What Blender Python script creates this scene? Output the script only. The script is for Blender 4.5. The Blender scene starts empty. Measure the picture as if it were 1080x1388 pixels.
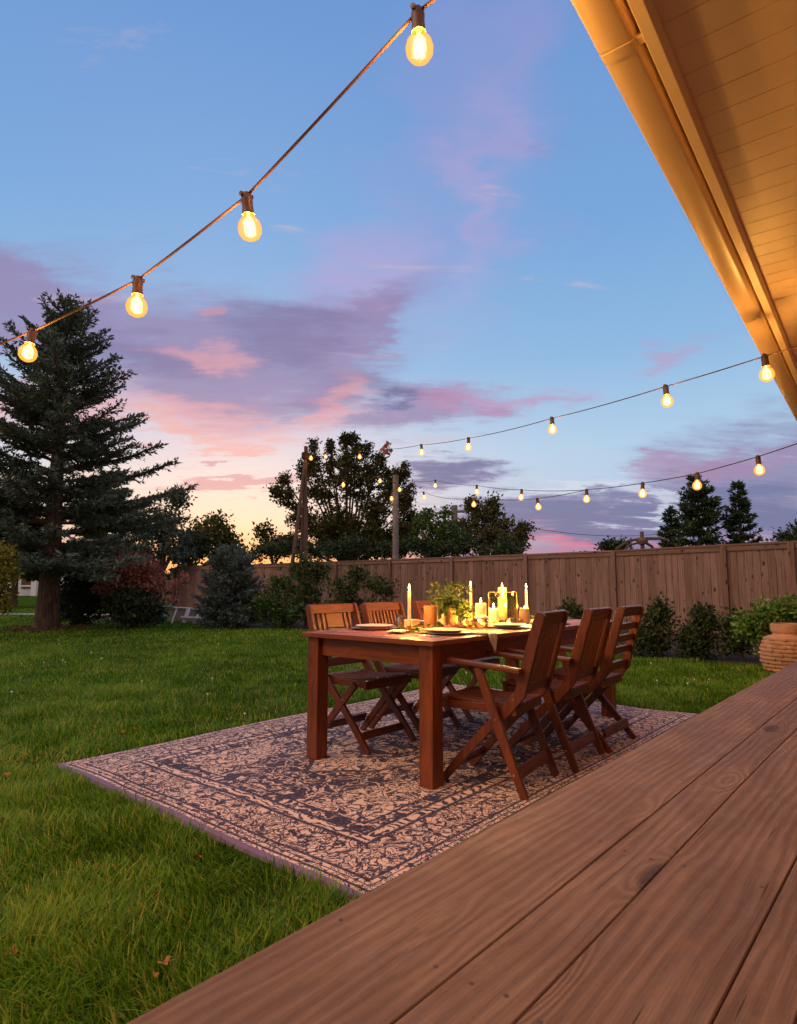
import bpy, bmesh, math, random
import numpy as np
from mathutils import Vector, Matrix, Euler
R = math.radians
random.seed(7); rng = np.random.default_rng(11)
S = bpy.context.scene; COL = S.collection

# ------------------------------------------------------------------ render settings
S.render.engine = 'CYCLES'
S.view_settings.view_transform = 'Standard'; S.view_settings.look = 'None'; S.view_settings.exposure = 0; S.view_settings.gamma = 1

# ------------------------------------------------------------------ camera
F = 855.0; TH = math.atan(99/855.0); HC = 1.03; AZ = R(40.3025)
UU = Vector((math.sin(AZ), math.cos(AZ), 0)); VV = Vector((-math.cos(AZ), math.sin(AZ), 0))
def ray(px, py):
    x, y, z = px-540, F, 694-py
    y2 = y*math.cos(TH)-z*math.sin(TH); z2 = y*math.sin(TH)+z*math.cos(TH)
    return Vector((x*UU.x+y2*UU.y, x*VV.x+y2*VV.y, z2)), y2
def at(px, py, d):                      # the point seen at (px, py) at horizontal distance d ahead of the camera
    v, y2 = ray(px, py); p = v*(d/y2); p.z += HC; return p
def ground(px, py, z=0.0):
    v, y2 = ray(px, py); t = (z-HC)/v.z; p = v*t; p.z = z; return p
def foot(px, d):                        # ground point under image column px at distance d
    p = at(px, 793, d); p.z = 0; return p
cam = bpy.data.objects.new('camera', bpy.data.cameras.new('camera')); COL.objects.link(cam)
cam.data.sensor_fit = 'VERTICAL'; cam.data.sensor_height = 36; cam.data.lens = 36*F/1388.0
cam.data.clip_start = 0.05; cam.data.clip_end = 2000
cam.location = (0, 0, HC)
hd = Vector((math.cos(AZ), math.sin(AZ), 0)); fw = Vector((hd.x*math.cos(TH), hd.y*math.cos(TH), math.sin(TH)))
cam.rotation_euler = fw.to_track_quat('-Z', 'Y').to_euler()
cam.data.dof.use_dof = True; cam.data.dof.focus_distance = 4.6; cam.data.dof.aperture_fstop = 8
S.camera = cam

# ------------------------------------------------------------------ node helpers
def srgb(*c):
    return tuple(((v/255.0)/12.92 if v/255.0 <= .04045 else ((v/255.0+.055)/1.055)**2.4) for v in c)+(1,)
class N:
    def __init__(s, nt): s.nt = nt; nt.nodes.clear()
    def n(s, t, **k):
        o = s.nt.nodes.new(t)
        for a, b in k.items(): setattr(o, a, b)
        return o
    def put(s, sock, v):
        if isinstance(v, bpy.types.NodeSocket): s.nt.links.new(v, sock)
        else:
            try: sock.default_value = v
            except Exception: sock.default_value = (v, v, v)
    def m(s, op, a, b=0.0, c=None, clamp=False):
        o = s.n('ShaderNodeMath', operation=op, use_clamp=clamp); s.put(o.inputs[0], a); s.put(o.inputs[1], b)
        if c is not None: s.put(o.inputs[2], c)
        return o.outputs[0]
    def vm(s, op, a, b=(0,0,0)):
        o = s.n('ShaderNodeVectorMath', operation=op); s.put(o.inputs[0], a); s.put(o.inputs[1], b); return o.outputs[0]
    def sep(s, v):
        o = s.n('ShaderNodeSeparateXYZ'); s.put(o.inputs[0], v); return o.outputs
    def comb(s, x, y, z=0.0):
        o = s.n('ShaderNodeCombineXYZ'); s.put(o.inputs[0], x); s.put(o.inputs[1], y); s.put(o.inputs[2], z); return o.outputs[0]
    def ss(s, v, a, b, lo=0.0, hi=1.0):
        o = s.n('ShaderNodeMapRange', interpolation_type='SMOOTHSTEP'); s.put(o.inputs[0], v)
        for i, q in enumerate((a, b, lo, hi)): s.put(o.inputs[1+i], q)
        return o.outputs[0]
    def lin(s, v, a, b, lo=0.0, hi=1.0):
        o = s.n('ShaderNodeMapRange'); s.put(o.inputs[0], v)
        for i, q in enumerate((a, b, lo, hi)): s.put(o.inputs[1+i], q)
        return o.outputs[0]
    def noise(s, v, sc, det=4.0, ro=.55, dist=0.0, out=0):
        o = s.n('ShaderNodeTexNoise'); s.put(o.inputs['Vector'], v); s.put(o.inputs['Scale'], sc)
        s.put(o.inputs['Detail'], det); s.put(o.inputs['Roughness'], ro); s.put(o.inputs['Distortion'], dist); return o.outputs[out]
    def vor(s, v, sc, feat='F1', out='Distance', rand=1.0):
        o = s.n('ShaderNodeTexVoronoi', feature=feat); s.put(o.inputs['Vector'], v); s.put(o.inputs['Scale'], sc)
        s.put(o.inputs['Randomness'], rand); return o.outputs[out]
    def mix(s, f, a, b, mode='MIX'):
        o = s.n('ShaderNodeMix', data_type='RGBA', blend_type=mode, clamp_factor=True)
        s.put(o.inputs[0], f); s.put(o.inputs[6], a); s.put(o.inputs[7], b); return o.outputs[2]
    def ramp(s, f, stops, interp='LINEAR'):
        o = s.n('ShaderNodeValToRGB'); s.put(o.inputs[0], f); cr = o.color_ramp; cr.interpolation = interp
        while len(cr.elements) < len(stops): cr.elements.new(.5)
        for e, (p, c) in zip(cr.elements, stops): e.position = p; e.color = c
        return o.outputs[0]
    def bump(s, h, st=.3, d=.01):
        o = s.n('ShaderNodeBump'); s.put(o.inputs['Height'], h); s.put(o.inputs['Strength'], st); s.put(o.inputs['Distance'], d); return o.outputs[0]
def rgb(r, g, b): return (r, g, b, 1)
def newmat(name):
    m = bpy.data.materials.new(name); m.use_nodes = True; return m, N(m.node_tree)
def principled(g, col, rough=.6, nrm=None, **k):
    p = g.n('ShaderNodeBsdfPrincipled'); g.put(p.inputs['Base Color'], col); g.put(p.inputs['Roughness'], rough)
    if nrm is not None: g.put(p.inputs['Normal'], nrm)
    for a, b in k.items(): g.put(p.inputs[a.replace('_', ' ')], b)
    return p
def out(g, sh):
    o = g.n('ShaderNodeOutputMaterial'); g.nt.links.new(sh.outputs[0] if hasattr(sh, 'outputs') else sh, o.inputs[0])
def plain(name, c, rough=.6, bump=0.0, bs=40, var=.15, **k):
    m, g = newmat(name); oc = g.n('ShaderNodeTexCoord').outputs['Object']
    nz = g.noise(oc, bs, 5, .6); nl = g.noise(oc, bs*.12, 3, .5)
    col = g.mix(g.lin(nl, .3, .7, 0, 1), tuple(v*(1-var) for v in c[:3])+(1,), tuple(min(1, v*(1+var)) for v in c[:3])+(1,))
    out(g, principled(g, col, rough, g.bump(nz, bump, .004) if bump else None, **k)); return m

def wood(name, dark, light, rough=.5, grain=60.0, bump=.25, knots=True, coat=0.0, along=2.2):
    m, g = newmat(name)
    uv = g.n('ShaderNodeUVMap').outputs[0]; rnd = g.n('ShaderNodeObjectInfo').outputs['Random']
    x, y, _ = g.sep(uv)
    v = g.comb(g.m('MULTIPLY', x, along), g.m('MULTIPLY', y, grain), g.m('MULTIPLY', rnd, 37.0))
    warp = g.noise(g.comb(g.m('MULTIPLY', x, 1.3), g.m('MULTIPLY', y, 6.0), rnd), 1.5, 2)
    v2 = g.vm('ADD', v, g.comb(0.0, g.m('MULTIPLY', warp, 7.0), 0.0))
    n1 = g.noise(v2, 1.0, 5, .62); n2 = g.noise(v2, 3.2, 3, .6)
    f = g.m('ADD', g.m('MULTIPLY', n1, .75), g.m('MULTIPLY', n2, .25))
    col = g.ramp(f, [(.30, dark), (.50, tuple((a+b)/2 for a, b in zip(dark, light))), (.70, light)])
    col = g.mix(g.lin(g.noise(g.comb(x, y, rnd), 3.0, 2), .3, .7, 0, .35), col, dark)
    col = g.mix(1.0, col, g.mix(rnd, rgb(.72, .68, .66), rgb(1.22, 1.16, 1.1)), 'MULTIPLY')
    out(g, principled(g, col, g.lin(n1, .3, .7, rough+.08, rough-.08), g.bump(f, bump, .002), Coat_Weight=coat, Coat_Roughness=.25)); return m

# ------------------------------------------------------------------ mesh helpers
class MB:
    def __init__(s): s.v = []; s.f = []; s.uv = []
    def face(s, idx, uvs=None):
        s.f.append(idx); s.uv.append(uvs if uvs else [(s.v[i][0]*.7+s.v[i][2], s.v[i][1]) for i in idx])
    def box(s, c, sz, rot=None, ax=None):
        ax = ax if ax is not None else max(range(3), key=lambda i: sz[i])
        o1, o2 = [i for i in range(3) if i != ax]
        b = len(s.v); loc = []
        off = random.random()*9, random.random()*9
        for i in range(8):
            p = Vector((sz[0]*((i & 1)-.5), sz[1]*(((i >> 1) & 1)-.5), sz[2]*(((i >> 2) & 1)-.5))); loc.append(p)
            q = (rot @ p) if rot is not None else p
            s.v.append(tuple(q+Vector(c)))
        for fi, fc in enumerate(((0,2,3,1),(4,5,7,6),(0,1,5,4),(2,6,7,3),(0,4,6,2),(1,3,7,5))):
            s.f.append([b+i for i in fc]); na = (2,2,1,1,0,0)[fi]
            if na == ax: s.uv.append([(loc[i][o1]*.1+off[0], loc[i][o2]+off[1]) for i in fc])
            else:
                oo = o1 if na == o2 else o2
                s.uv.append([(loc[i][ax]+off[0], loc[i][oo]+off[1]+(na*.3)) for i in fc])
        return s
    def bar(s, p0, p1, w, t, up=(0, 0, 1)):
        p0, p1 = Vector(p0), Vector(p1); d = p1-p0; L = d.length; d.normalize()
        u = Vector(up); sx = u.cross(d)
        if sx.length < 1e-4: sx = Vector((1, 0, 0)).cross(d)
        sx.normalize(); uz = d.cross(sx)
        M = Matrix((d, sx, uz)).transposed()
        return s.box((p0+p1)/2, (L, w, t), M, ax=0)
    def tube(s, pts, r, n=8, cap=True):
        pts = [Vector(p) for p in pts]; rr = r if isinstance(r, (list, tuple)) else [r]*len(pts)
        b = len(s.v); up = Vector((0, 0, 1)); L = 0
        prev = None
        for i, p in enumerate(pts):
            d = (pts[min(i+1, len(pts)-1)]-pts[max(i-1, 0)]).normalized()
            if prev is None:
                a = d.cross(up)
                if a.length < .05: a = d.cross(Vector((1, 0, 0)))
                a.normalize()
            else: a = (prev-d*prev.dot(d)).normalized()
            prev = a; c = d.cross(a)
            for k in range(n):
                t = 2*math.pi*k/n; s.v.append(tuple(p+(a*math.cos(t)+c*math.sin(t))*rr[i]))
        for i in range(len(pts)-1):
            l2 = L+(pts[i+1]-pts[i]).length
            for k in range(n):
                k2 = (k+1) % n; w = 2*math.pi*max(rr[i], .001)/n
                s.face([b+i*n+k, b+i*n+k2, b+(i+1)*n+k2, b+(i+1)*n+k], [(L, k*w), (L, (k+1)*w), (l2, (k+1)*w), (l2, k*w)])
            L = l2
        if cap:
            s.face([b+k for k in range(n)][::-1]); s.face([b+(len(pts)-1)*n+k for k in range(n)])
        return s
    def lathe(s, prof, c=(0, 0, 0), n=24, wob=0.0):
        b = len(s.v)
        for i, (r, z) in enumerate(prof):
            for k in range(n):
                t = 2*math.pi*k/n; q = max(r, 1e-4)*(1+wob*math.sin(3*t+i*1.7)*random.random())
                s.v.append((c[0]+q*math.cos(t), c[1]+q*math.sin(t), c[2]+z))
        for i in range(len(prof)-1):
            for k in range(n):
                k2 = (k+1) % n
                s.face([b+i*n+k, b+i*n+k2, b+(i+1)*n+k2, b+(i+1)*n+k],
                       [(prof[i][1], k*.05), (prof[i][1], (k+1)*.05), (prof[i+1][1], (k+1)*.05), (prof[i+1][1], k*.05)])
        return s
    def ribbon(s, path, w, t, x, cap=True):
        """bent wooden member: path of (y,z), width w in the yz plane, thickness t along x"""
        P = [Vector((0, a, b)) for a, b in path]; L, Rt = [], []
        for i, p in enumerate(P):
            d = (P[min(i+1, len(P)-1)]-P[max(i-1, 0)]).normalized(); n = Vector((0, -d.z, d.y))
            ww = w[i] if isinstance(w, (list, tuple)) else w
            L.append(p+n*ww/2); Rt.append(p-n*ww/2)
        if cap:                                     # rounded end
            d = (P[-1]-P[-2]).normalized(); n = Vector((0, -d.z, d.y)); ww = w[-1] if isinstance(w, (list, tuple)) else w
            arc = [P[-1]+n*math.cos(a)*ww/2+d*math.sin(a)*ww*.38 for a in (R(30), R(60), R(90), R(120), R(150))]
        else: arc = []
        ring = L+arc+Rt[::-1]; n = len(ring); b = len(s.v); off = random.random()*9
        acc = [0.0]
        for i in range(1, n): acc.append(acc[-1]+(ring[i]-ring[i-1]).length)
        for sgn in (-1, 1):
            for p in ring: s.v.append((x+sgn*t/2, p.y, p.z))
        def uvp(p): return (p.z*1.0+off, p.y*.9+off)
        s.f.append(list(range(b, b+n))); s.uv.append([uvp(p) for p in ring])
        s.f.append(list(range(b+n, b+2*n))[::-1]); s.uv.append([uvp(p) for p in ring][::-1])
        for i in range(n):
            j = (i+1) % n; a0 = acc[i]; a1 = acc[j] if j else a0+.05
            s.f.append([b+j, b+i, b+n+i, b+n+j]); s.uv.append([(a1+off, 0), (a0+off, 0), (a0+off, t), (a1+off, t)])
        return s
    def build(s, name, mat, parent=None, bevel=0.0, smooth=False, seg=2):
        me = bpy.data.meshes.new(name); me.from_pydata(s.v, [], s.f)
        uvl = me.uv_layers.new(name='UVMap'); flat = [c for f in s.uv for p in f for c in p]
        uvl.data.foreach_set('uv', flat)
        me.materials.append(mat); me.update()
        bm = bmesh.new(); bm.from_mesh(me); bmesh.ops.recalc_face_normals(bm, faces=bm.faces); bm.to_mesh(me); bm.free()
        if smooth:
            me.shade_smooth()
            try: me.set_sharp_from_angle(angle=R(40))
            except Exception: pass
        o = bpy.data.objects.new(name, me); COL.objects.link(o)
        if parent: o.parent = parent
        if bevel:
            md = o.modifiers.new('bevel', 'BEVEL'); md.width = bevel; md.segments = seg; md.limit_method = 'ANGLE'; md.angle_limit = R(50)
        return o
def raw(name, verts, faces_list, mat, parent=None, attr=None, smooth=False):
    """verts (n,3) array; faces_list: list of (m,k) index arrays"""
    me = bpy.data.meshes.new(name); nv = len(verts)
    me.vertices.add(nv); me.vertices.foreach_set('co', np.ascontiguousarray(verts, dtype=np.float32).ravel())
    loops = np.concatenate([f.ravel() for f in faces_list]); cnt = np.concatenate([np.full(len(f), f.shape[1]) for f in faces_list])
    me.loops.add(len(loops)); me.loops.foreach_set('vertex_index', loops.astype(np.int32))
    me.polygons.add(len(cnt)); st = np.concatenate([[0], np.cumsum(cnt)[:-1]])
    me.polygons.foreach_set('loop_start', st.astype(np.int32)); me.polygons.foreach_set('loop_total', cnt.astype(np.int32))
    if attr is not None:
        a = me.attributes.new('var', 'FLOAT', 'POINT'); a.data.foreach_set('value', attr.astype(np.float32))
    me.materials.append(mat); me.update(calc_edges=True); me.validate()
    if smooth: me.shade_smooth()
    o = bpy.data.objects.new(name, me); COL.objects.link(o)
    if parent: o.parent = parent
    return o
def tag(o, label=None, cat=None, group=None, kind=None):
    if label: o['label'] = label
    if cat: o['category'] = cat
    if group: o['group'] = group
    if kind: o['kind'] = kind
    return o
def thing(name, label, cat, loc=(0, 0, 0), rz=0.0, group=None):
    o = bpy.data.objects.new(name, None); COL.objects.link(o); o.location = loc; o.rotation_euler = (0, 0, rz)
    o.empty_display_size = .1
    return tag(o, label, cat, group)
def kids(o): return [c for c in bpy.data.objects if c.parent == o]
def copy_tree(o, loc, rz, label, parent=None):
    c = o.copy(); COL.objects.link(c)
    if parent is not None: c.parent = parent
    else:
        c.location = loc; c.rotation_euler = (0, 0, rz); c['label'] = label
    for ch in kids(o): copy_tree(ch, None, None, None, c)
    return c

# ------------------------------------------------------------------ materials
teak = wood('teak', rgb(.045, .009, .004), rgb(.27, .064, .017), .42, 55, .25)
teak_table = wood('oiled_table_wood', rgb(.06, .012, .004), rgb(.33, .082, .021), .38, 40, .2)
roofpaint = plain('cream_roof_paint', rgb(.86, .66, .46), .45, .08, 60, .04)
gutterpaint = plain('cream_gutter_metal', rgb(.66, .48, .31), .38, .03, 30, .03)
glass_dark = plain('glare_browned_plastic', rgb(.10, .04, .018), .4, .1)  # black plastic made brown: glare of the bulbs put into its colour
cablemat = plain('glare_browned_rubber', rgb(.075, .035, .02), .8, 0, 2, .02, Specular_IOR_Level=.1)  # brown tint puts the bulb glare into the cable colour too
bark, g = newmat('tree_bark'); oc = g.n('ShaderNodeTexCoord').outputs['Object']
bv = g.noise(g.vm('MULTIPLY', oc, (1, 1, .18)), 22, 5, .65, .6); out(g, principled(g, g.ramp(bv, [(.35, rgb(.035, .018, .014)), (.55, rgb(.13, .075, .058)), (.72, rgb(.24, .15, .12))]), .9, g.bump(bv, 1.0, .03)))
greypole = plain('weathered_pole_wood', rgb(.22, .19, .18), .85, .5, 30, .25)
browpole = plain('brown_pole_wood', rgb(.13, .075, .055), .85, .6, 25, .3)
white_wax = None
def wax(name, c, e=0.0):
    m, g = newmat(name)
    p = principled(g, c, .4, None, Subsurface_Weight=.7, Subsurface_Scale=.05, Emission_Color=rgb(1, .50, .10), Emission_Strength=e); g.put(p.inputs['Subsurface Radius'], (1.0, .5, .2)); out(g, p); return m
wax_ivory_glow = wax('glowing_ivory_wax', rgb(.85, .74, .52), .32); wax_brown = wax('brown_wax', rgb(.22, .11, .055))  # ivory wax of the lit candles has a glow added by emission
def emit(name, c, st, samp='NONE'):
    m, g = newmat(name); e = g.n('ShaderNodeEmission'); g.put(e.inputs[0], c); g.put(e.inputs[1], st); out(g, e)
    m.cycles.emission_sampling = samp; return m
flame_m = emit('candle_flame', rgb(1, .60, .16), 30); filament_m = emit('glowing_filament', rgb(1, .60, .17), 9)
# warm bulb glass: lit glass envelope
bulbglass, g = newmat('lit_bulb_glass'); lw = g.n('ShaderNodeLayerWeight'); g.put(lw.inputs[0], .45)
tr = g.n('ShaderNodeBsdfTransparent'); em = g.n('ShaderNodeEmission'); g.put(em.inputs[0], g.mix(lw.outputs['Facing'], rgb(1, .44, .055), rgb(1, .30, .02))); g.put(em.inputs[1], 1.9)
mx = g.n('ShaderNodeMixShader'); g.put(mx.inputs[0], g.lin(lw.outputs['Facing'], 0, 1, .45, .85)); g.nt.links.new(tr.outputs[0], mx.inputs[1]); g.nt.links.new(em.outputs[0], mx.inputs[2])
gl = g.n('ShaderNodeBsdfGlossy'); g.put(gl.inputs['Roughness'], .05); mx2 = g.n('ShaderNodeMixShader'); g.put(mx2.inputs[0], .05)
g.nt.links.new(mx.outputs[0], mx2.inputs[1]); g.nt.links.new(gl.outputs[0], mx2.inputs[2]); out(g, mx2); bulbglass.cycles.emission_sampling = 'NONE'
def thin_glass(name, tint=rgb(1, .96, .88), f=.12):
    m, g = newmat(name); t = g.n('ShaderNodeBsdfTransparent'); g.put(t.inputs[0], tint); gl = g.n('ShaderNodeBsdfGlossy'); g.put(gl.inputs['Roughness'], .06)
    lw = g.n('ShaderNodeLayerWeight'); g.put(lw.inputs[0], .35); x = g.n('ShaderNodeMixShader')
    g.put(x.inputs[0], g.lin(lw.outputs['Fresnel'], 0, 1, f, .9)); g.nt.links.new(t.outputs[0], x.inputs[1]); g.nt.links.new(gl.outputs[0], x.inputs[2]); out(g, x); return m
clear_glass = thin_glass('clear_glass'); jar_glass = thin_glass('frosted_jar_glass', rgb(.95, .86, .66), .3)
brass = plain('brass_metal', rgb(.75, .50, .18), .3, 0, 40, .05, Metallic=1.0)
steel = plain('cutlery_steel', rgb(.7, .68, .65), .25, 0, 40, .05, Metallic=1.0)
stoneware = plain('cream_stoneware', rgb(.62, .52, .40), .35, .05, 60, .08)
darkware = plain('dark_stoneware', rgb(.16, .10, .07), .4, .05, 60, .1)
linen = plain('cream_linen', rgb(.62, .52, .40), .9, .5, 300, .06)
birch = plain('birch_bark', rgb(.50, .36, .22), .8, .9, 60, .45)
white_paint = plain('white_paint', rgb(.75, .75, .78), .5, .05, 30, .05)
def leafmat(name, dark, light, trans=.25, rough=.6, hue=None):
    m, g = newmat(name); a = g.n('ShaderNodeAttribute', attribute_name='var').outputs['Fac']
    st = [(0, dark), (.75, light)] + ([(1, hue)] if hue else [])
    col = g.ramp(a, st)
    d = principled(g, col, rough, None, Specular_IOR_Level=.25); t = g.n('ShaderNodeBsdfTranslucent'); g.put(t.inputs[0], col)
    x = g.n('ShaderNodeMixShader'); g.put(x.inputs[0], trans); g.nt.links.new(d.outputs[0], x.inputs[1]); g.nt.links.new(t.outputs[0], x.inputs[2]); out(g, x); return m
L_spruce = leafmat('spruce_needles', rgb(.038, .056, .038), rgb(.135, .185, .14), .14, .7, rgb(.25, .31, .25))
L_blue = leafmat('blue_spruce_needles', rgb(.035, .05, .045), rgb(.15, .20, .19), .1, .7, rgb(.34, .42, .43))
L_dark = leafmat('dark_evergreen_leaves', rgb(.018, .032, .014), rgb(.055, .09, .035), .12, .6, rgb(.09, .13, .045))
L_tree = leafmat('broadleaf_foliage', rgb(.032, .036, .012), rgb(.115, .12, .035), .3, .6, rgb(.20, .18, .05))
L_olive = leafmat('olive_foliage', rgb(.05, .055, .015), rgb(.14, .15, .04), .25, .6, rgb(.22, .19, .06))
L_green = leafmat('fresh_green_foliage', rgb(.03, .065, .015), rgb(.10, .19, .045), .25, .55, rgb(.19, .27, .06))
L_shrub = leafmat('shrub_foliage', rgb(.022, .04, .014), rgb(.08, .12, .035), .2, .6, rgb(.16, .15, .07))
L_red = leafmat('red_maple_leaves', rgb(.26, .085, .07), rgb(.55, .24, .19), .3, .6, rgb(.62, .32, .24))
L_yel = leafmat('yellow_green_foliage', rgb(.12, .12, .02), rgb(.34, .31, .05), .3, .6, rgb(.50, .38, .07))
L_bright = leafmat('bright_leaf', rgb(.06, .12, .02), rgb(.20, .34, .06), .3, .5, rgb(.34, .44, .12))
L_vase = leafmat('centrepiece_leaf', rgb(.05, .10, .02), rgb(.16, .24, .05), .3, .5, rgb(.32, .28, .08))
L_grass = leafmat('grass_blades', rgb(.024, .068, .004), rgb(.21, .43, .018), .42, .5, rgb(.48, .44, .07))

# ------------------------------------------------------------------ sky
w = bpy.data.worlds.new('World'); S.world = w; w.cycles.sampling_method = 'MANUAL'; w.cycles.sample_map_resolution = 512; w.use_nodes = True; g = N(w.node_tree)
tc = g.n('ShaderNodeTexCoord').outputs['Generated']; dv = g.vm('NORMALIZE', tc); dx, dy, dz = g.sep(dv)
el = g.m('MULTIPLY', g.m('ARCSINE', dz), 57.29578)
ux = g.m('ADD', g.m('MULTIPLY', dx, hd.x), g.m('MULTIPLY', dy, hd.y))          # component towards the fence
rx = g.m('SUBTRACT', g.m('MULTIPLY', dx, hd.y), g.m('MULTIPLY', dy, hd.x))     # component towards the south
azr = g.m('MULTIPLY', g.m('ARCTAN2', rx, ux), 57.29578)
def pae(px, py):
    v, y2 = ray(px, py); h = math.hypot(v.x, v.y)
    rr = v.x*hd.y-v.y*hd.x; uu = v.x*hd.x+v.y*hd.y
    return math.degrees(math.atan2(rr, uu)), math.degrees(math.atan2(v.z, h))
zz = g.m('ADD', g.m('MAXIMUM', dz, 0.0), .16)
cp = g.comb(g.m('DIVIDE', rx, zz), g.m('DIVIDE', ux, zz), 0.0)                 # cloud-layer plane
cps = g.n('ShaderNodeMapping'); g.put(cps.inputs['Vector'], cp); cps.inputs['Rotation'].default_value = (0, 0, R(-35)); cps.inputs['Scale'].default_value = (.38, 1.25, 1)
cs = cps.outputs[0]
n_big = g.noise(cs, 1.3, 9, .62, .7); n_mid = g.noise(g.vm('ADD', cs, (13.1, 4.2, 0)), 3.2, 9, .66, .9)
n_fine = g.noise(g.vm('ADD', g.vm('MULTIPLY', cs, (1.0, 1.0, 1)), (3.3, 9.2, 2)), 6.0, 6, .62, .6)
nz = g.m('ADD', g.m('MULTIPLY', n_big, .5), g.m('ADD', g.m('MULTIPLY', n_mid, .32), g.m('MULTIPLY', n_fine, .18)))
def elramp(stops):
    return g.ramp(g.lin(el, 0, 90), [(e/90.0, srgb(*c)) for e, c in stops])
cool = elramp([(0, (196, 120, 160)), (3.2, (150, 135, 180)), (7, (190, 205, 230)), (12, (176, 208, 236)), (20, (142, 186, 228)), (30, (120, 168, 222)), (44, (112, 154, 214)), (90, (74, 112, 180))])
warm = elramp([(0, (246, 156, 92)), (2.6, (251, 192, 132)), (5.5, (253, 224, 196)), (9, (246, 226, 220)), (13, (222, 212, 226)), (19, (160, 192, 230)), (30, (134, 176, 226)), (44, (112, 156, 216)), (90, (74, 112, 180))])
a0, e0 = pae(300, 760)
gw = g.m('POWER', 2.71828, g.m('MULTIPLY', -1.0, g.m('POWER', g.m('DIVIDE', g.m('SUBTRACT', azr, a0), 19.0), 2.0)))
sky = g.mix(gw, cool, warm)
w1 = g.noise(g.vm('MULTIPLY', dv, (1, 1, 2.2)), 4.5, 5, .6, 0, 1); w2 = g.noise(cs, 5.0, 8, .7, 0, 1)
ae = g.comb(azr, el, 0.0)
ae = g.vm('ADD', ae, g.vm('ADD', g.vm('MULTIPLY', g.vm('SUBTRACT', w1, (.5, .5, .5)), (22, 9, 0)), g.vm('MULTIPLY', g.vm('SUBTRACT', w2, (.5, .5, .5)), (14, 6, 0))))
def blob(px, py, w_, h_, rot=0.0):
    """squared distance in azimuth/elevation from a soft cloud core; w_, h_ in degrees"""
    a, e = pae(px, py); mp = g.n('ShaderNodeMapping', vector_type='TEXTURE'); g.put(mp.inputs['Vector'], ae)
    mp.inputs['Location'].default_value = (a, e, 0); mp.inputs['Rotation'].default_value = (0, 0, R(rot)); mp.inputs['Scale'].default_value = (w_, h_, 1)
    o = g.n('ShaderNodeVectorMath', operation='DOT_PRODUCT'); g.put(o.inputs[0], mp.outputs[0]); g.put(o.inputs[1], mp.outputs[0]); return o.outputs['Value']
def add(*b):
    r = b[0]
    for x in b[1:]: r = g.m('MINIMUM', r, x)
    return g.m('POWER', 2.71828, g.m('MULTIPLY', -1.0, r))
def layer(sky, mask, noise, thr, soft, col, amt, k=1.6):
    amt = amt*.88; d = g.ss(g.m('ADD', g.m('MULTIPLY', mask, 1.0), g.m('MULTIPLY', g.m('SUBTRACT', noise, .5), k)), thr, thr+soft)
    return g.mix(g.m('MULTIPLY', d, amt), sky, col)
# high lilac veil and pink streaks
sky = layer(sky, add(blob(640, 150, 9, 17, 12), blob(560, 330, 9, 9, 25), blob(700, 60, 7, 12), blob(470, 400, 9, 6, 40)), n_big, 0.25, 1.19, srgb(176, 152, 208), .50, 1.3)
sky = layer(sky, add(blob(660, 260, 3.2, 10, -14), blob(480, 365, 6, 4, 35)), n_big, 0.00, 1.50, srgb(206, 166, 212), .5, .9)
# main purple bank on the left and centre
bank = add(blob(60, 410, 12, 3.8, -8), blob(250, 480, 12, 5.4, -10), blob(420, 500, 9, 5.2, 5), blob(470, 450, 8, 2.6, 32), blob(590, 560, 8, 2.2, 8))
sky = layer(sky, bank, nz, 0.14, 0.75, srgb(148, 128, 174), .92, 2.0)
sky = layer(sky, add(blob(380, 470, 7, 3.5), blob(150, 470, 8, 3), blob(480, 530, 8, 1.6)), n_mid, 0.26, 0.75, srgb(116, 108, 156), .6, 1.8)
sky = layer(sky, add(blob(300, 570, 14, 1.7, -6), blob(250, 470, 5, 1.3), blob(90, 560, 8, 3.0), blob(460, 560, 4, 4.0)), nz, 0.26, 1.00, srgb(236, 166, 172), .80, 2.0)
sky = layer(sky, add(blob(270, 590, 9, .9, -3), blob(330, 600, 6, .7)), n_fine, 0.18, 0.81, srgb(246, 164, 150), .65, 1.8)
sky = layer(sky, add(blob(262, 634, 1.1, .5), blob(292, 418, 1.2, .5), blob(300, 660, 5, .5), blob(360, 655, 5, .6)), n_fine, 0.12, 0.62, srgb(206, 144, 160), .8, 1.3)
sky = layer(sky, add(blob(650, 548, 4.0, 2.0, 12), blob(900, 480, 6, 1.6, 8), blob(700, 540, 6, 1.4)), nz, 0.26, 1.12, srgb(198, 144, 184), .85, 1.4)
# the long bank over the fence on the right
bR = add(blob(1060, 650, 9, 3.6, 6), blob(900, 690, 9, 2.6, 10), blob(760, 700, 8, 2.0), blob(620, 640, 4.5, 1.6), blob(700, 725, 10, 1.3), blob(1180, 650, 16, 5))
sky = layer(sky, bR, nz, 0.08, 0.68, srgb(134, 124, 170), .95, 1.7)
sky = layer(sky, add(blob(950, 690, 12, 1.8, 4), blob(770, 705, 8, 1.7), blob(610, 640, 4, .9), blob(570, 548, 3, .7), blob(1060, 700, 8, 1.6)), n_mid, 0.14, 0.78, srgb(96, 108, 156), .8, 1.7)
sky = layer(sky, add(blob(1000, 630, 7, 1.2, 10), blob(900, 640, 5, .9, 14)), n_mid, 0.18, 0.75, srgb(172, 130, 172), .7, 1.5)
sky = layer(sky, add(blob(860, 676, 3.5, .55), blob(890, 690, 2.0, .6), blob(740, 668, 5, .5)), n_fine, 0.18, 0.56, srgb(214, 222, 240), .8, 1.7)
sky = layer(sky, add(blob(770, 738, 5, .95), blob(880, 742, 6, .6), blob(700, 738, 3, .7)), n_fine, 0.15, 1.00, srgb(222, 116, 150), .85, 1.2)
sky = layer(sky, add(blob(20, 690, 7, 4)), n_mid, 0.20, 0.88, srgb(253, 190, 110), .5, 1.2)
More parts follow.
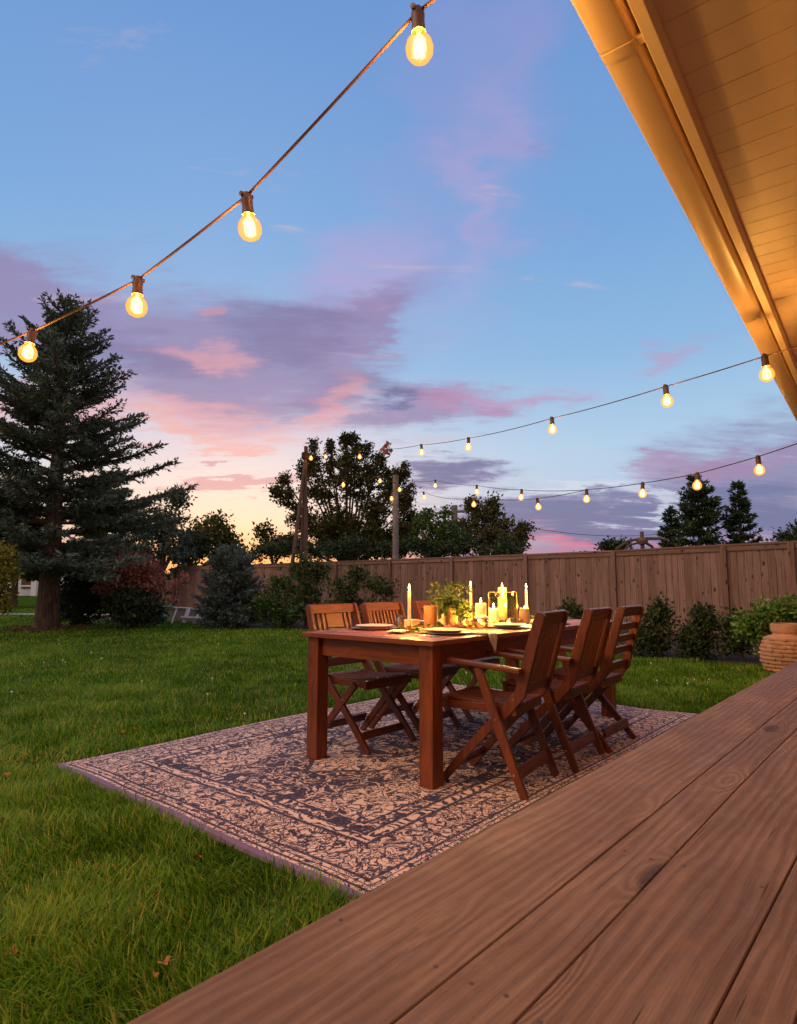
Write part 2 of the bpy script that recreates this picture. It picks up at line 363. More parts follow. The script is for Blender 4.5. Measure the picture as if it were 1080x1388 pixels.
# far sides and behind: broad soft peach cloud, tinted as added warm fill light
back = g.ss(g.m('ABSOLUTE', azr), 45, 80)
sky = layer(sky, back, nz, .55, .6, srgb(206, 164, 140), .8, 1.6)
sky = g.mix(g.ss(el, -1.0, -4.0), sky, srgb(60, 62, 60))
nish = g.n('ShaderNodeTexSky', sky_type='NISHITA', sun_disc=False); nish.sun_elevation = R(1.5)
SUNAZ = AZ+R(14)
nish.sun_rotation = math.pi/2-SUNAZ
bg1 = g.n('ShaderNodeBackground'); g.put(bg1.inputs[0], sky); g.put(bg1.inputs[1], .95)
bg2 = g.n('ShaderNodeBackground'); g.nt.links.new(nish.outputs[0], bg2.inputs[0]); g.put(bg2.inputs[1], .02)
ads = g.n('ShaderNodeAddShader'); g.nt.links.new(bg1.outputs[0], ads.inputs[0]); g.nt.links.new(bg2.outputs[0], ads.inputs[1])
wo = g.n('ShaderNodeOutputWorld'); g.nt.links.new(ads.outputs[0], wo.inputs[0])
sl = bpy.data.lights.new('dusk_fill', 'SUN'); sl.energy = 1.45; sl.angle = R(50); sl.color = (1.0, .64, .34)  # soft warm fill light added from behind left, away from the sunset
so = bpy.data.objects.new('dusk_fill', sl); COL.objects.link(so)
sd = Vector((math.cos(AZ+R(115))*math.cos(R(42)), math.sin(AZ+R(115))*math.cos(R(42)), math.sin(R(42))))
so.rotation_euler = sd.to_track_quat('Z', 'Y').to_euler()

# ------------------------------------------------------------------ ground
DZ = .45; DE = 1.02*(HC-DZ)/.68+0.0        # deck top height and the position of its edge
m_lawn, g = newmat('lawn_soil'); oc = g.n('ShaderNodeTexCoord').outputs['Object']
f1 = g.noise(oc, .9, 5, .6); f2 = g.noise(oc, 45, 4, .7)
c = g.mix(f2, rgb(.02, .045, .006), rgb(.07, .15, .015)); c = g.mix(g.ss(f1, .52, .75, 0, .5), c, rgb(.12, .13, .02))
out(g, principled(g, c, 1.0, g.bump(f2, .8, .02), Specular_IOR_Level=0.0))
lawn = MB(); lawn.v = [(-400, -400, 0), (600, -400, 0), (600, 600, 0), (-400, 600, 0)]; lawn.face([0, 1, 2, 3])
tag(lawn.build('lawn', m_lawn), 'green lawn of the back garden', 'lawn', kind='structure')
soil = plain('dark_bed_soil', rgb(.035, .022, .015), .95, 1.0, 25, .4)
FP = [(12.5, -1.2), (12.92, 1.9), (13.2, 3.05), (13.87, 5.45), (14.12, 7.77), (14.33, 12.44), (14.5, 19.58), (14.5, 24.8)]
bed = MB()
edge = [(9.9, -1.2), (9.3, 1.0), (9.3, 2.1), (9.2, 3.3), (10.0, 4.7), (10.6, 7.0), (11.0, 9.5), (9.9, 11.2), (9.6, 13.5), (10.0, 16.5), (11.2, 20), (12, 24.8)]
def lerp_edge(Y, P):
    for (x0, y0), (x1, y1) in zip(P, P[1:]):
        if y0 <= Y <= y1: return x0+(x1-x0)*(Y-y0)/(y1-y0)
    return P[-1][0]
for i in range(80):
    Y = -1.2+26*i/79.0; bed.v += [(lerp_edge(Y, edge)+.05*math.sin(Y*5), Y, .004), (lerp_edge(Y, FP)+.3, Y, .03)]
for i in range(79): bed.face([2*i, 2*i+1, 2*i+3, 2*i+2])
tag(bed.build('planting_bed', soil), 'dark soil bed along the fence', 'planting bed', kind='structure')
pa = MB(); A, B = ground(-200, 832.5), ground(175, 834.5); dd = (B-A).normalized(); nn = Vector((-dd.y, dd.x, 0))
A2 = A-dd*6
for p in (A2, B): pa.v += [tuple(p+Vector((0, 0, .02))), tuple(p+nn*.75+Vector((0, 0, .02)))]
pa.face([0, 2, 3, 1]); tag(pa.build('path', plain('pale_concrete', rgb(.5, .5, .55), .8, .2)), 'narrow pale concrete path beyond the spruce tree', 'path', kind='structure')

# grass blades
def inrect(x, y, x0, x1, y0, y1): return (x > x0) & (x < x1) & (y > y0) & (y < y1)
RX0, RX1, RY0, RY1 = 1.585, 5.43, 1.46, 3.91
def field(x, y, s, ph=0): return np.sin(x*s+1.3*np.sin(y*s*.7+ph))*np.cos(y*s*1.1+1.7*np.sin(x*s*.6+ph*2))
def sample(d0, d1, dens, lat=.80):
    area = lat*(d1*d1-d0*d0); n = int(area*dens); d = np.sqrt(rng.uniform(d0*d0, d1*d1, n)); l = rng.uniform(-lat, lat, n)*d
    x = l*UU.x+d*UU.y; y = l*VV.x+d*VV.y
    ex = np.interp(y, [p[1] for p in edge], [p[0] for p in edge])+.05*np.sin(y*5)
    ok = (y > DE-.15) & ~inrect(x, y, RX0-.022, RX1+.004, RY0-.004, RY1+.006) & ((x < ex+rng.normal(0, .03, n)) | (y > 24.8))
    tr = foot(67, 15.0); ok &= ((x-tr.x)**2+(y-tr.y)**2) > .55**2
    return x[ok], y[ok], d[ok]
V_, F4, F3, A_ = [], [], [], []; base = 0
for d0, d1, dens, hh, ww, lod in ((.9, 2.2, 17000, .062, .0042, 0), (2.2, 3.6, 11000, .058, .0048, 0), (3.6, 6.5, 4800, .052, .0065, 0), (6.5, 11, 1900, .046, .011, 1), (11, 18, 650, .045, .02, 1), (18, 27, 220, .05, .035, 1)):
    x, y, d = sample(d0, d1, dens); n = len(x)
    cl = field(x, y, 9.0)*.5+field(x, y, 3.1, 1)*.5
    h = hh*(1+.50*cl)*rng.uniform(.55, 1.3, n); wd = ww*rng.uniform(.6, 1.3, n)
    th = rng.uniform(0, 2*np.pi, n)*.65+field(x, y, 5.0, 2)*2.2; lean = rng.uniform(.15, 1.15, n)
    th2 = th+np.pi/2+rng.uniform(-.5, .5, n)
    var = np.clip(.40+.20*cl+.13*field(x, y, 1.1, 3)+.12*field(x, y, .45, 4)+rng.normal(0, .25, n), 0, .95)
    var = np.where(rng.random(n) < .05+.20*np.clip(field(x, y, 1.7, 5)*field(x, y, 4.3, 1), 0, 1), 1.0, var)
    px = np.cos(th2)*wd*.5; py_ = np.sin(th2)*wd*.5
    ts = (0, .4, .75) if lod == 0 else (0,)
    vs = []
    for t in ts:
        cx = x+np.cos(th)*h*lean*t*t; cy = y+np.sin(th)*h*lean*t*t; cz = h*(t-.30*lean*t*t)-.003; k = (1-.45*t)
        vs += [np.stack([cx-px*k, cy-py_*k, cz], 1), np.stack([cx+px*k, cy+py_*k, cz], 1)]
    cx = x+np.cos(th)*h*lean; cy = y+np.sin(th)*h*lean; vs.append(np.stack([cx, cy, h*(1-.30*lean)], 1))
    m = len(vs); V_.append(np.stack(vs, 1).reshape(-1, 3)); b = base+np.arange(n)*m
    if lod == 0:
        F4 += [np.stack([b, b+1, b+3, b+2], 1), np.stack([b+2, b+3, b+5, b+4], 1)]; F3.append(np.stack([b+4, b+5, b+6], 1))
    else: F3.append(np.stack([b, b+1, b+2], 1))
    A_.append(np.repeat(var, m)); base += n*m
gr = raw('grass', np.concatenate(V_), [np.concatenate(F4), np.concatenate(F3)], L_grass, attr=np.concatenate(A_))
tag(gr, 'green grass blades covering the lawn', 'grass', kind='stuff')

# ------------------------------------------------------------------ deck
deckwood, g = newmat('weathered_deck_board'); uv = g.n('ShaderNodeUVMap').outputs[0]; x, y, _ = g.sep(uv)
wr = g.noise(g.comb(g.m('MULTIPLY', x, .9), g.m('MULTIPLY', y, 4.5)), 1.6, 3, .5)
kn = g.vor(g.comb(g.m('MULTIPLY', x, 1.0), g.m('MULTIPLY', y, 3.2)), 1.5, 'F1'); knr = g.ss(kn, .30, .02, 0, 1)
ring = g.m('ADD', g.m('MULTIPLY', y, 46.0), g.m('ADD', g.m('MULTIPLY', wr, 3.6), g.m('MULTIPLY', knr, 5.0)))
rs = g.m('ADD', g.m('MULTIPLY', g.m('SINE', g.m('MULTIPLY', ring, 5.0)), .5), .5)
fib = g.noise(g.comb(g.m('MULTIPLY', x, 4.0), g.m('ADD', g.m('MULTIPLY', y, 210.0), g.m('MULTIPLY', wr, 5.0))), 1.0, 6, .75)
blt = g.noise(g.comb(x, g.m('MULTIPLY', y, 3.0)), 2.2, 4, .6); ptc = g.noise(uv, 14, 5, .7)
f = g.m('ADD', g.m('MULTIPLY', rs, .16), g.m('ADD', g.m('MULTIPLY', fib, .56), g.m('MULTIPLY', blt, .2)))
col = g.ramp(f, [(.26, rgb(.12, .058, .034)), (.50, rgb(.245, .135, .083)), (.76, rgb(.38, .24, .16))])
col = g.mix(g.ss(ptc, .5, .72, 0, .45), col, rgb(.33, .20, .13)); crk = g.noise(g.comb(g.m('MULTIPLY', x, 2.2), g.m('MULTIPLY', y, 75.0)), 1.0, 2, .5); ck = g.ss(crk, .31, .27); col = g.mix(g.m('MULTIPLY', ck, .75), col, rgb(.06, .022, .012)); col = g.mix(g.ss(knr, .55, .9), col, rgb(.05, .018, .01))
col = g.mix(g.ss(blt, .60, .42, 0, .35), col, rgb(.12, .05, .03))
hgt = g.m('SUBTRACT', g.m('ADD', g.m('MULTIPLY', rs, .5), g.m('MULTIPLY', fib, 1.1)), g.m('MULTIPLY', ck, 1.5))
out(g, principled(g, col, g.lin(ptc, .3, .7, .5, .8), g.bump(hgt, .8, .0025)))
deck = thing('wooden_deck', 'raised brown weathered timber deck in the foreground with wide boards', 'deck', (0, 0, 0))
k = (HC-DZ)/.68
ys = [DE, .70*k, .56*k, .32*k, .22*k, .02*k, -.2*k]
while ys[-1] > -2.6: ys.append(ys[-1]-.17)
dm = MB(); XL, XR = -6.0, 13.2
for i in range(len(ys)-1):
    y1, y0 = ys[i], ys[i+1]; gp = (.0014, .0008, .0011)[i % 3]
    off = random.random()*20; segs = 64; nn_ = []
    for s_ in range(segs+1):
        X = XL+(XR-XL)*(s_/segs)**1.0
        wv = .004*math.sin(X*2.1+i*3) if i in (1,) else 0
        wv2 = .004*math.sin(X*2.1+(i-1)*3) if i-1 in (1,) else 0
        ya, yb = y0+gp+(wv if i == 1 else 0), y1-gp+(wv2 if i == 2 else 0)
        b = len(dm.v); nn_.append(b)
        e = .002
        dm.v += [(X, ya, DZ-.04), (X, ya, DZ-e), (X, ya+e, DZ), (X, yb-e, DZ), (X, yb, DZ-e), (X, yb, DZ-.04)]
    for s_ in range(segs):
        a, b = nn_[s_], nn_[s_+1]; xa, xb = dm.v[a][0]+off, dm.v[b][0]+off
        for q in range(5):
            ya, yb = dm.v[a+q][1]+off, dm.v[a+q+1][1]+off
            if abs(ya-yb) < 1e-5: yb = ya+.04
            dm.face([a+q, a+q+1, b+q+1, b+q], [(xa, ya), (xa, yb), (xb, yb), (xb, ya)])
dm.build('deck_boards', deckwood, deck)
screwm = plain('dark_screw', rgb(.09, .06, .05), .5, Metallic=.6); sc = MB()
for i in range(len(ys)-2):
    X = -1.0
    while X < 12:
        for yy in (ys[i]-.03, ys[i+1]+.03):
            if ys[i]-ys[i+1] > .11: sc.lathe([(.0, .0008), (.0035, .0008), (.0042, .0002), (.0042, -.002)], (X+random.uniform(-.01, .01), yy+random.uniform(-.004, .004), DZ), 8)
        X += .61
tag(sc.build('screws', screwm, deck), kind='stuff')
fm = MB(); fm.box(((XL+XR)/2, DE-.022, (DZ-.042)/2), (XR-XL, .03, DZ-.042)); fm.box(((XL+XR)/2, -.9, DZ-.12), (XR-XL, 3.2, .06)); fm.build('fascia', deckwood, deck)

# ------------------------------------------------------------------ roof over the deck
RS = math.atan(.05)
roof = thing('porch_roof', 'cream porch roof with gutter and boarded soffit overhead', 'roof', (0, .575, 0), RS)
RZ = 2.6
def extr(prof, x0, x1, name, mat, parent, smooth=False):
    m = MB(); n = len(prof)
    for X in (x0, x1):
        for (Y, Z) in prof: m.v.append((X, Y, Z))
    for i in range(n):
        j = (i+1) % n; m.face([i, j, n+j, n+i], [(x0, i*.1), (x0, i*.1+.1), (x1, i*.1+.1), (x1, i*.1)])
    m.face(list(range(n))[::-1]); m.face(list(range(n, 2*n))); return m.build(name, mat, parent, smooth=smooth)
# local y: 0 = outer gutter lip; negative = towards the house
gp = [(0.0, .125), (.004, .118), (.0, .110), (-.010, .104), (-.012, .085), (-.008, .07), (-.012, .052), (-.022, .034), (-.026, .012), (-.030, .004), (-.036, .0), (-.112, .0), (-.122, .004), (-.130, .014), (-.132, .03), (-.132, .12), (-.128, .12), (-.128, .03), (-.118, .008), (-.04, .006), (-.03, .02), (-.018, .05), (-.006, .09), (-.006, .12)]
gut = extr([(y, z+RZ-.055) for y, z in gp], -6, 13, 'gutter', gutterpaint, roof, True)
sj = MB()
for jx in (1.66,):
    q = [(y, z+RZ-.057) for y, z in gp[4:15]]
    n = len(q); b = len(sj.v)
    for X, o_ in ((jx-.022, 0), (jx-.02, .0025), (jx+.02, .0025), (jx+.022, 0)):
        for (y, z) in q: sj.v.append((X, y, z-o_))
    for r_ in range(3):
        for i in range(n-1): sj.face([b+r_*n+i, b+r_*n+i+1, b+(r_+1)*n+i+1, b+(r_+1)*n+i])
    sj.box((jx, -.143, RZ-.045), (.03, .03, .012))
sj.build('gutter_joint', gutterpaint, roof, smooth=True)
fa = MB(); fa.box((3.5, -.168, RZ+.015), (19, .035, .17)); fa.build('fascia', roofpaint, roof, bevel=.002)
sf = MB(); y0, y1 = -.1855, -3.6; bw = .115; X = -6.0
while X < 13:
    e = .002
    b = len(sf.v)
    for (xx, zz_) in ((X, RZ+.007), (X+e, RZ+.004), (X+bw-e, RZ+.004), (X+bw, RZ+.007)):
        sf.v += [(xx, y0, zz_), (xx, y1, zz_)]
    for q in range(3): sf.face([b+2*q, b+2*q+1, b+2*q+3, b+2*q+2])
    X += bw
sf.build('soffit', roofpaint, roof)
rt = MB(); rt.box((3.5, -1.81, RZ+.1), (19, 3.56, .05)); 
rt.build('roof_deck', plain('roof_shingle', rgb(.06, .055, .05), .9, .6), roof)
# the house wall at the back of the porch
hw = thing('house', 'cream house wall behind the deck', 'house', (0, -2.9, 0), RS)
wl = MB()
for i in range(15): wl.box((3, .0-.004*0, .45+.155*i+.0775), (17, .03, .152), Matrix.Rotation(R(-3), 3, 'X'))
wl.box((3, -.12, 1.32), (17, .15, 2.5)); wl.build('wall', roofpaint, hw)

# ------------------------------------------------------------------ fence
fencewood, g = newmat('weathered_cedar'); uv = g.n('ShaderNodeUVMap').outputs[0]; x, y, _ = g.sep(uv)
fib = g.noise(g.comb(g.m('MULTIPLY', x, 1.4), g.m('MULTIPLY', y, 55.0)), 1.0, 5, .62)
wr = g.noise(g.comb(g.m('MULTIPLY', x, 1.0), g.m('MULTIPLY', y, 5.0)), 2.0, 3)
kn = g.vor(g.comb(g.m('MULTIPLY', x, 1.0), g.m('MULTIPLY', y, 1.6)), 3.9, 'F1'); knr = g.ss(kn, .24, .08)
bid = g.m('FLOOR', g.m('DIVIDE', y, 1.0)); br = g.n('ShaderNodeTexWhiteNoise', noise_dimensions='1D'); g.put(br.inputs['W'], bid)
f = g.m('ADD', g.m('MULTIPLY', fib, .7), g.m('MULTIPLY', wr, .3))
col = g.ramp(f, [(.28, rgb(.11, .062, .048)), (.5, rgb(.26, .158, .125)), (.72, rgb(.43, .29, .24))])
col = g.mix(g.lin(br.outputs['Value'], 0, 1, 0, .8), col, g.mix(g.lin(fib, .3, .7), rgb(.08, .042, .028), rgb(.22, .125, .09)))
col = g.mix(knr, col, rgb(.05, .025, .018))
out(g, principled(g, col, .85, g.bump(fib, .5, .003)))
fence = thing('wooden_fence', 'long tall weathered cedar board fence across the garden', 'fence', (0, 0, 0))
bm_ = MB(); cap = MB(); bi = 0
FH = 1.8
def board(m, p, q, z0, z1, th, front, i):
    """vertical board from plan point p to q"""
    d = (q-p).normalized(); n = Vector((-d.y, d.x, 0)); n = n if n.x < 0 else -n
    b = len(m.v)
    for z in (z0, z1):
        for a_ in (p+n*front, q+n*front, q+n*(front+th), p+n*(front+th)): m.v.append((a_.x, a_.y, z))
    wd = (q-p).length; o = i+.2; off = random.random()*30
    for fc, kk in (((3, 2, 6, 7), 0), ((0, 1, 5, 4), 0), ((0, 3, 7, 4), 1), ((1, 2, 6, 5), 1), ((4, 5, 6, 7), 2)):
        uvs = []
        for c_ in fc:
            z = m.v[b+c_][2]; s_ = o+(wd if c_ in (1, 2, 5, 6) else 0)
            uvs.append((z+off, s_))
        m.f.append([b+c_ for c_ in fc]); m.uv.append(uvs)
posts = []
for (xa, ya), (xb, yb) in zip(FP, FP[1:]):
    A, B = Vector((xa, ya, 0)), Vector((xb, yb, 0)); L = (B-A).length; d = (B-A)/L; t = 0
    n_ = max(1, round(L/2.35)); 
    for i in range(n_): posts.append(A+d*L*i/n_)
    while t < L-.02:
        wd = min(random.choice((.125, .135, .14, .14, .15)), L-t)
        over = random.random()*.010
        board(bm_, A+d*(t+.0035), A+d*(t+wd-.0035), .03+random.random()*.03, FH-.04, .018, .0+over, bi); bi += 1; t += wd
    cap.bar(A+Vector((0, 0, FH-.018)), B+Vector((0, 0, FH-.018)), .13, .035)
    nrm = Vector((-d.y, d.x, 0)); nrm = nrm if nrm.x < 0 else -nrm
    cap.bar(A+Vector((0, 0, FH-.085))+nrm*.040, B+Vector((0, 0, FH-.085))+nrm*.040, .02, .09)
posts.append(Vector((FP[-1][0], FP[-1][1], 0)))
bm_.build('fence_boards', fencewood, fence); cap.build('cap_rail', fencewood, fence)
for p in posts:
    m = MB(); m.box((p.x-.075, p.y, (FH-.04)/2), (.055, .10, FH-.04)); m.build('fence_post', fencewood, fence)

# ------------------------------------------------------------------ rug
rugm, g = newmat('printed_rug'); oc = g.n('ShaderNodeTexCoord').outputs['Object']; x, y, z = g.sep(oc)
HX, HY = (RX1-RX0)/2, (RY1-RY0)/2
ax_, ay_ = g.m('ABSOLUTE', x), g.m('ABSOLUTE', y)
mir = g.comb(ax_, ay_, 0.0)
dist = g.noise(mir, 8.0, 3, .6, out=1); dvv = g.vm('MULTIPLY', g.vm('SUBTRACT', dist, (.5, .5, .5)), (.17, .17, 0)); mv = g.vm('ADD', mir, dvv)
def m_(o, a, b=0.0): return g.m(o, a, b)
de = m_('MINIMUM', m_('SUBTRACT', HX, ax_), m_('SUBTRACT', HY, ay_))
v1 = g.vor(mv, 15.0, 'DISTANCE_TO_EDGE'); v2 = g.vor(g.vm('ADD', mv, (3.1, 7.7, 0)), 27.0, 'DISTANCE_TO_EDGE'); c1 = g.vor(mv, 15.0, 'F1')
scroll = m_('ABSOLUTE', m_('SUBTRACT', g.noise(mv, 9.0, 2, .5, 1.5), .5)); scroll2 = m_('ABSOLUTE', m_('SUBTRACT', g.noise(g.vm('ADD', mv, (5, 5, 0)), 19.0, 2, .5, 1.2), .5))
petal = m_('SINE', m_('MULTIPLY', c1, 75.0))
nA = g.noise(mv, 6.5, 3, .55, .8); nB = g.noise(g.vm('ADD', mv, (5, 5, 0)), 13.0, 2, .5, .6)
def contour(n_, k__, wd): return g.ss(m_('ABSOLUTE', m_('SUBTRACT', m_('FRACT', m_('MULTIPLY', n_, k__)), .5)), wd, wd*.72)
cA = contour(nA, 9.0, .15); cB = contour(nB, 8.0, .17); cA2 = contour(nA, 8.0, .415)
ed = g.ss(v1, .06, .035); ed2 = g.ss(v2, .05, .03); sc1 = cA; sc2 = cB
petal2 = m_('MULTIPLY', g.ss(petal, .2, .6), g.ss(c1, .36, .28))
small = m_('MAXIMUM', cB, ed2); big = m_('MAXIMUM', m_('MAXIMUM', cA, ed), petal2)
# medallion field: nested lozenge with curved sides
lz = m_('ADD', m_('POWER', m_('DIVIDE', ax_, 1.12), 1.25), m_('POWER', m_('DIVIDE', ay_, .60), 1.25))
lz = m_('ADD', lz, m_('MULTIPLY', m_('SINE', m_('MULTIPLY', g.m('ARCTAN2', ay_, ax_), 16.0)), .035))
def line(v, c0, wd): return g.ss(m_('ABSOLUTE', m_('SUBTRACT', v, c0)), wd, wd*.55)
infield = g.ss(de, .40, .405)
med = g.ss(lz, 1.0, .985); med2 = g.ss(lz, .56, .55); med3 = g.ss(lz, .22, .21)
corner = g.ss(m_('ADD', m_('POWER', m_('DIVIDE', m_('SUBTRACT', HX-.4, ax_), .85), 2.0), m_('POWER', m_('DIVIDE', m_('SUBTRACT', HY-.4, ay_), .48), 2.0)), 1.0, .98)
inv = lambda v: m_('SUBTRACT', 1.0, v)
def sel(mask, a, b): return g.m('ADD', m_('MULTIPLY', a, mask), m_('MULTIPLY', b, inv(mask)))
darkf = inv(m_('MULTIPLY', inv(g.ss(v1, .10, .17)), 1.0)); darkf = cA2      # thick ink, small light motifs
darkfield = cA2
fld = sel(med, big, darkfield); fld = sel(med2, darkfield, fld); fld = sel(med3, big, fld); fld = sel(m_('MULTIPLY', corner, g.ss(de, .47, .475)), big, fld)
ink = sel(infield, fld, sel(g.ss(de, .12, .123), m_('MAXIMUM', small, ed), small))
stripes = g.ss(m_('SINE', m_('MULTIPLY', m_('ADD', ax_, m_('MULTIPLY', g.noise(mv, 5.0, 2), .3)), 120.0)), -.1, .5)
band = m_('MULTIPLY', g.ss(de, .340, .342), g.ss(de, .385, .383)); ink = sel(band, stripes, ink)
for c_, wd in ((.055, .009), (.115, .010), (.327, .012), (.40, .012), (.085, .004), (.475, .008)): ink = m_('MAXIMUM', ink, line(de, c_, wd))
for c_, wd in ((1.0, .030), (.56, .024), (.22, .02)): ink = m_('MAXIMUM', ink, m_('MULTIPLY', line(lz, c_, wd), infield))
wear = g.noise(oc, 60.0, 4, .7); wear2 = g.noise(oc, 1.6, 3, .6)
ink = m_('MULTIPLY', ink, g.lin(wear, .3, .5, .75, 1.0))
light = g.mix(wear2, rgb(.76, .50, .40), rgb(.90, .65, .53)); dk = g.mix(g.lin(wear2, .3, .7), rgb(.022, .018, .05), rgb(.055, .04, .09))
col = g.mix(ink, light, dk)
hem = g.ss(de, .012, .008); col = g.mix(hem, col, rgb(.28, .19, .30))
col = g.mix(g.ss(x, m_('SUBTRACT', .035, HX), m_('SUBTRACT', .03, HX)), col, rgb(.21, .14, .25))
weave = g.noise(oc, 420.0, 2, .5)
out(g, principled(g, col, .9, g.bump(weave, .4, .002)))
rm = MB(); nx, ny = 76, 48
def rz_(i, j):
    u, v = i/nx*2-1, j/ny*2-1
    return .050+.0035*math.sin(u*6+v*3)+.003*math.sin(v*9-u*2)+.012*max(0, abs(u)-.9)*math.sin(v*13)
for j in range(ny+1):
    for i in range(nx+1): rm.v.append((-HX+2*HX*i/nx, -HY+2*HY*j/ny, rz_(i, j)-.05))
ID = lambda i, j: j*(nx+1)+i
for j in range(ny):
    for i in range(nx): rm.face([ID(i, j), ID(i+1, j), ID(i+1, j+1), ID(i, j+1)])
ringi = [ID(i, 0) for i in range(nx)]+[ID(nx, j) for j in range(ny)]+[ID(i, ny) for i in range(nx, 0, -1)]+[ID(0, j) for j in range(ny, 0, -1)]
b = len(rm.v)
for r_ in ringi:
    v = rm.v[r_]; s_ = 1.004; rm.v.append((v[0]*s_, v[1]*s_, v[2]-.020))
for q in range(len(ringi)):
    q2 = (q+1) % len(ringi); rm.face([ringi[q], b+q, b+q2, ringi[q2]])
ro = rm.build('outdoor_rug', rugm); ro.location = ((RX0+RX1)/2, (RY0+RY1)/2, .018)
tag(ro, 'large pink and navy patterned outdoor rug lying on the grass under the table', 'rug')
RG = .018

# ------------------------------------------------------------------ dining table
TX0, TX1, TY0, TY1, TZ = 2.56, 4.98, 1.945, 2.935, .750
tb = thing('dining_table', 'long reddish brown wooden dining table laid for dinner on the rug', 'table', (2.0, 2.0, RG))
def T(x, y, z): return (x-2.0, y-2.0, z-RG)
m = MB(); nb = 7; bw = (TY1-TY0)/nb
for i in range(nb):
    yy = TY0+bw*(i+.5); e0 = 0.075 if 0 < i < nb-1 else 0.075
    m.box(T((TX0+TX1)/2, yy, TZ-.013), (TX1-TX0-2*e0-.002, bw-.003, .026))
for xx in (TX0+.0375, TX1-.0375): m.box(T(xx, (TY0+TY1)/2, TZ-.0135), (.074, TY1-TY0, .027), ax=1)
m.build('tabletop', teak_table, tb, bevel=.003)
LX, LY = (TX0+.075, TX1-.075), (TY0+.072, TY1-.068)
for a in LX:
    for b_ in LY:
        m = MB(); m.box(T(a, b_, (TZ-.027+RG)/2), (.088, .088, TZ-.029-RG), ax=2); m.build('leg', teak_table, tb, bevel=.004)
m = MB()
for b_ in LY: m.box(T((TX0+TX1)/2, b_, TZ-.082), (LX[1]-LX[0]-.09, .024, .105))
for a in LX: m.box(T(a, (TY0+TY1)/2, TZ-.082), (.024, LY[1]-LY[0]-.09, .105))
m.build('apron', teak_table, tb, bevel=.002)

# ------------------------------------------------------------------ chairs (local: +y towards the table, origin on the rug)
def make_chair(name, label, group, arms, back, hb=.180):
    t = thing(name, label, 'chair', group=group)
    for s_ in (-1, 1):
        m = MB(); m.ribbon([(.24, .0), (.13, .13), (-.02, .29), (-.13, .39), (-.205, .48), (-.238, .60), (-.282, .75), (-.318, .862)], [.038, .042, .046, .052, .058, .056, .052, .05], .024, s_*hb)
        m.build('back_post', teak, t, bevel=.003)
        m = MB()
        if arms: m.ribbon([(-.235, .0), (-.185, .12), (-.12, .28), (-.06, .44), (.005, .60)], [.038, .042, .048, .046, .04], .024, s_*.224, False)
        else: m.ribbon([(-.235, .0), (-.14, .11), (.0, .265), (.13, .40)], [.038, .042, .046, .04], .024, s_*.222, False)
        m.build('leg', teak, t, bevel=.003)
        if arms:
            m = MB(); m.box((s_*.224, -.030, .612), (.05, .40, .024), Matrix.Rotation(R(5), 3, 'X')); m.build('armrest', teak, t, bevel=.006)
    for s_ in (-1, 1):
        for (yy, zz2) in ((-.095, .355), (-.19, .46), (-.185, .105)) if arms else ((.035, .30), (-.19, .46), (-.15, .105)):
            xx = s_*.2375; m = MB(); m.tube([(xx-.004*s_, yy, zz2), (xx+.0015*s_, yy, zz2)], .0065, 8); m.build('bolt', brass, t)
    m = MB(); ns = 8
    for i in range(ns):
        xx = -.172+.344*(i+.5)/ns; pts = [(-.20, .425), (-.1, .415), (.05, .418), (.2, .432), (.235, .425)]
        m.ribbon(pts, .016, .035, xx, False)
    m.build('seat', teak, t, bevel=.002)
    m = MB(); m.box((0, -.17, .395), (.37, .022, .05)); m.box((0, .205, .398), (.44 if not arms else .37, .022, .05))
    for s_ in (-1, 1): m.box((s_*.166, .02, .395), (.02, .36, .04))
    m.build('seat_frame', teak, t, bevel=.002)
    m = MB(); m.box((0, -.192, .105), (.42, .02, .055), Matrix.Rotation(R(-20), 3, 'X')); m.build('stretcher', teak, t, bevel=.002)
    m = MB(); m.box((0, .165, .09), (.37, .02, .045), Matrix.Rotation(R(35), 3, 'X')); m.build('stretcher', teak, t, bevel=.002)
    rot = Matrix.Rotation(R(17), 3, 'X'); W = hb*2-.024
    P = lambda z: -.205-(z-.48)*.30
    m = MB(); m.box((0, P(.848), .848), (W, .022, .065), rot); m.build('top_rail', teak, t, bevel=.004)
    m = MB(); m.box((0, P(.50), .50), (W, .022, .055), rot); m.build('lower_rail', teak, t, bevel=.003)
    m = MB()
    if back == 'slats':
        n = 9
        for i in range(n):
            xx = -.90*W/2+.90*W*(i+.5)/n; m.bar((xx, P(.525), .525), (xx, P(.82), .82), .019, .012, (0, 1, 0))
    elif back == 'rails':
        for z in (.60, .675, .75): m.box((0, P(z), z), (W, .016, .045), rot)
    elif back == 'panel':
        for xx in (-.15, -.105, .105, .15): m.bar((xx, P(.525), .525), (xx, P(.82), .82), .024, .012, (0, 1, 0))
        m.box((0, P(.77), .77), (.155, .012, .10), rot)
        for z in (.705, .58): m.box((0, P(z), z), (.155, .016, .018), rot)
        for xx in (-.06, -.02, .02, .06): m.bar((xx, P(.585), .585), (xx, P(.70), .70), .018, .010, (0, 1, 0))
    m.build('backrest', teak, t, bevel=.0015)
    return t
GR = 'folding chairs around the dining table'
def place(t, x, y, rz): t.location = (x, y, RG); t.rotation_euler = (0, 0, rz); return t
c1 = place(make_chair('folding_armchair', 'reddish wooden folding armchair nearest the deck, with slatted back', GR, True, 'slats'), 2.965, 1.83, R(8))
c2 = copy_tree(c1, (3.56, 1.83, RG), R(5), 'middle slatted wooden armchair on the deck side of the table')
c3 = place(make_chair('folding_chair', 'wooden folding chair with horizontal back rails, farthest on the deck side', GR, False, 'rails'), 4.08, 1.83, R(2))
c4 = place(make_chair('folding_chair', 'orange brown folding chair with panelled back at the left corner of the table', GR, False, 'panel', .218), 3.10, 2.92, R(180))
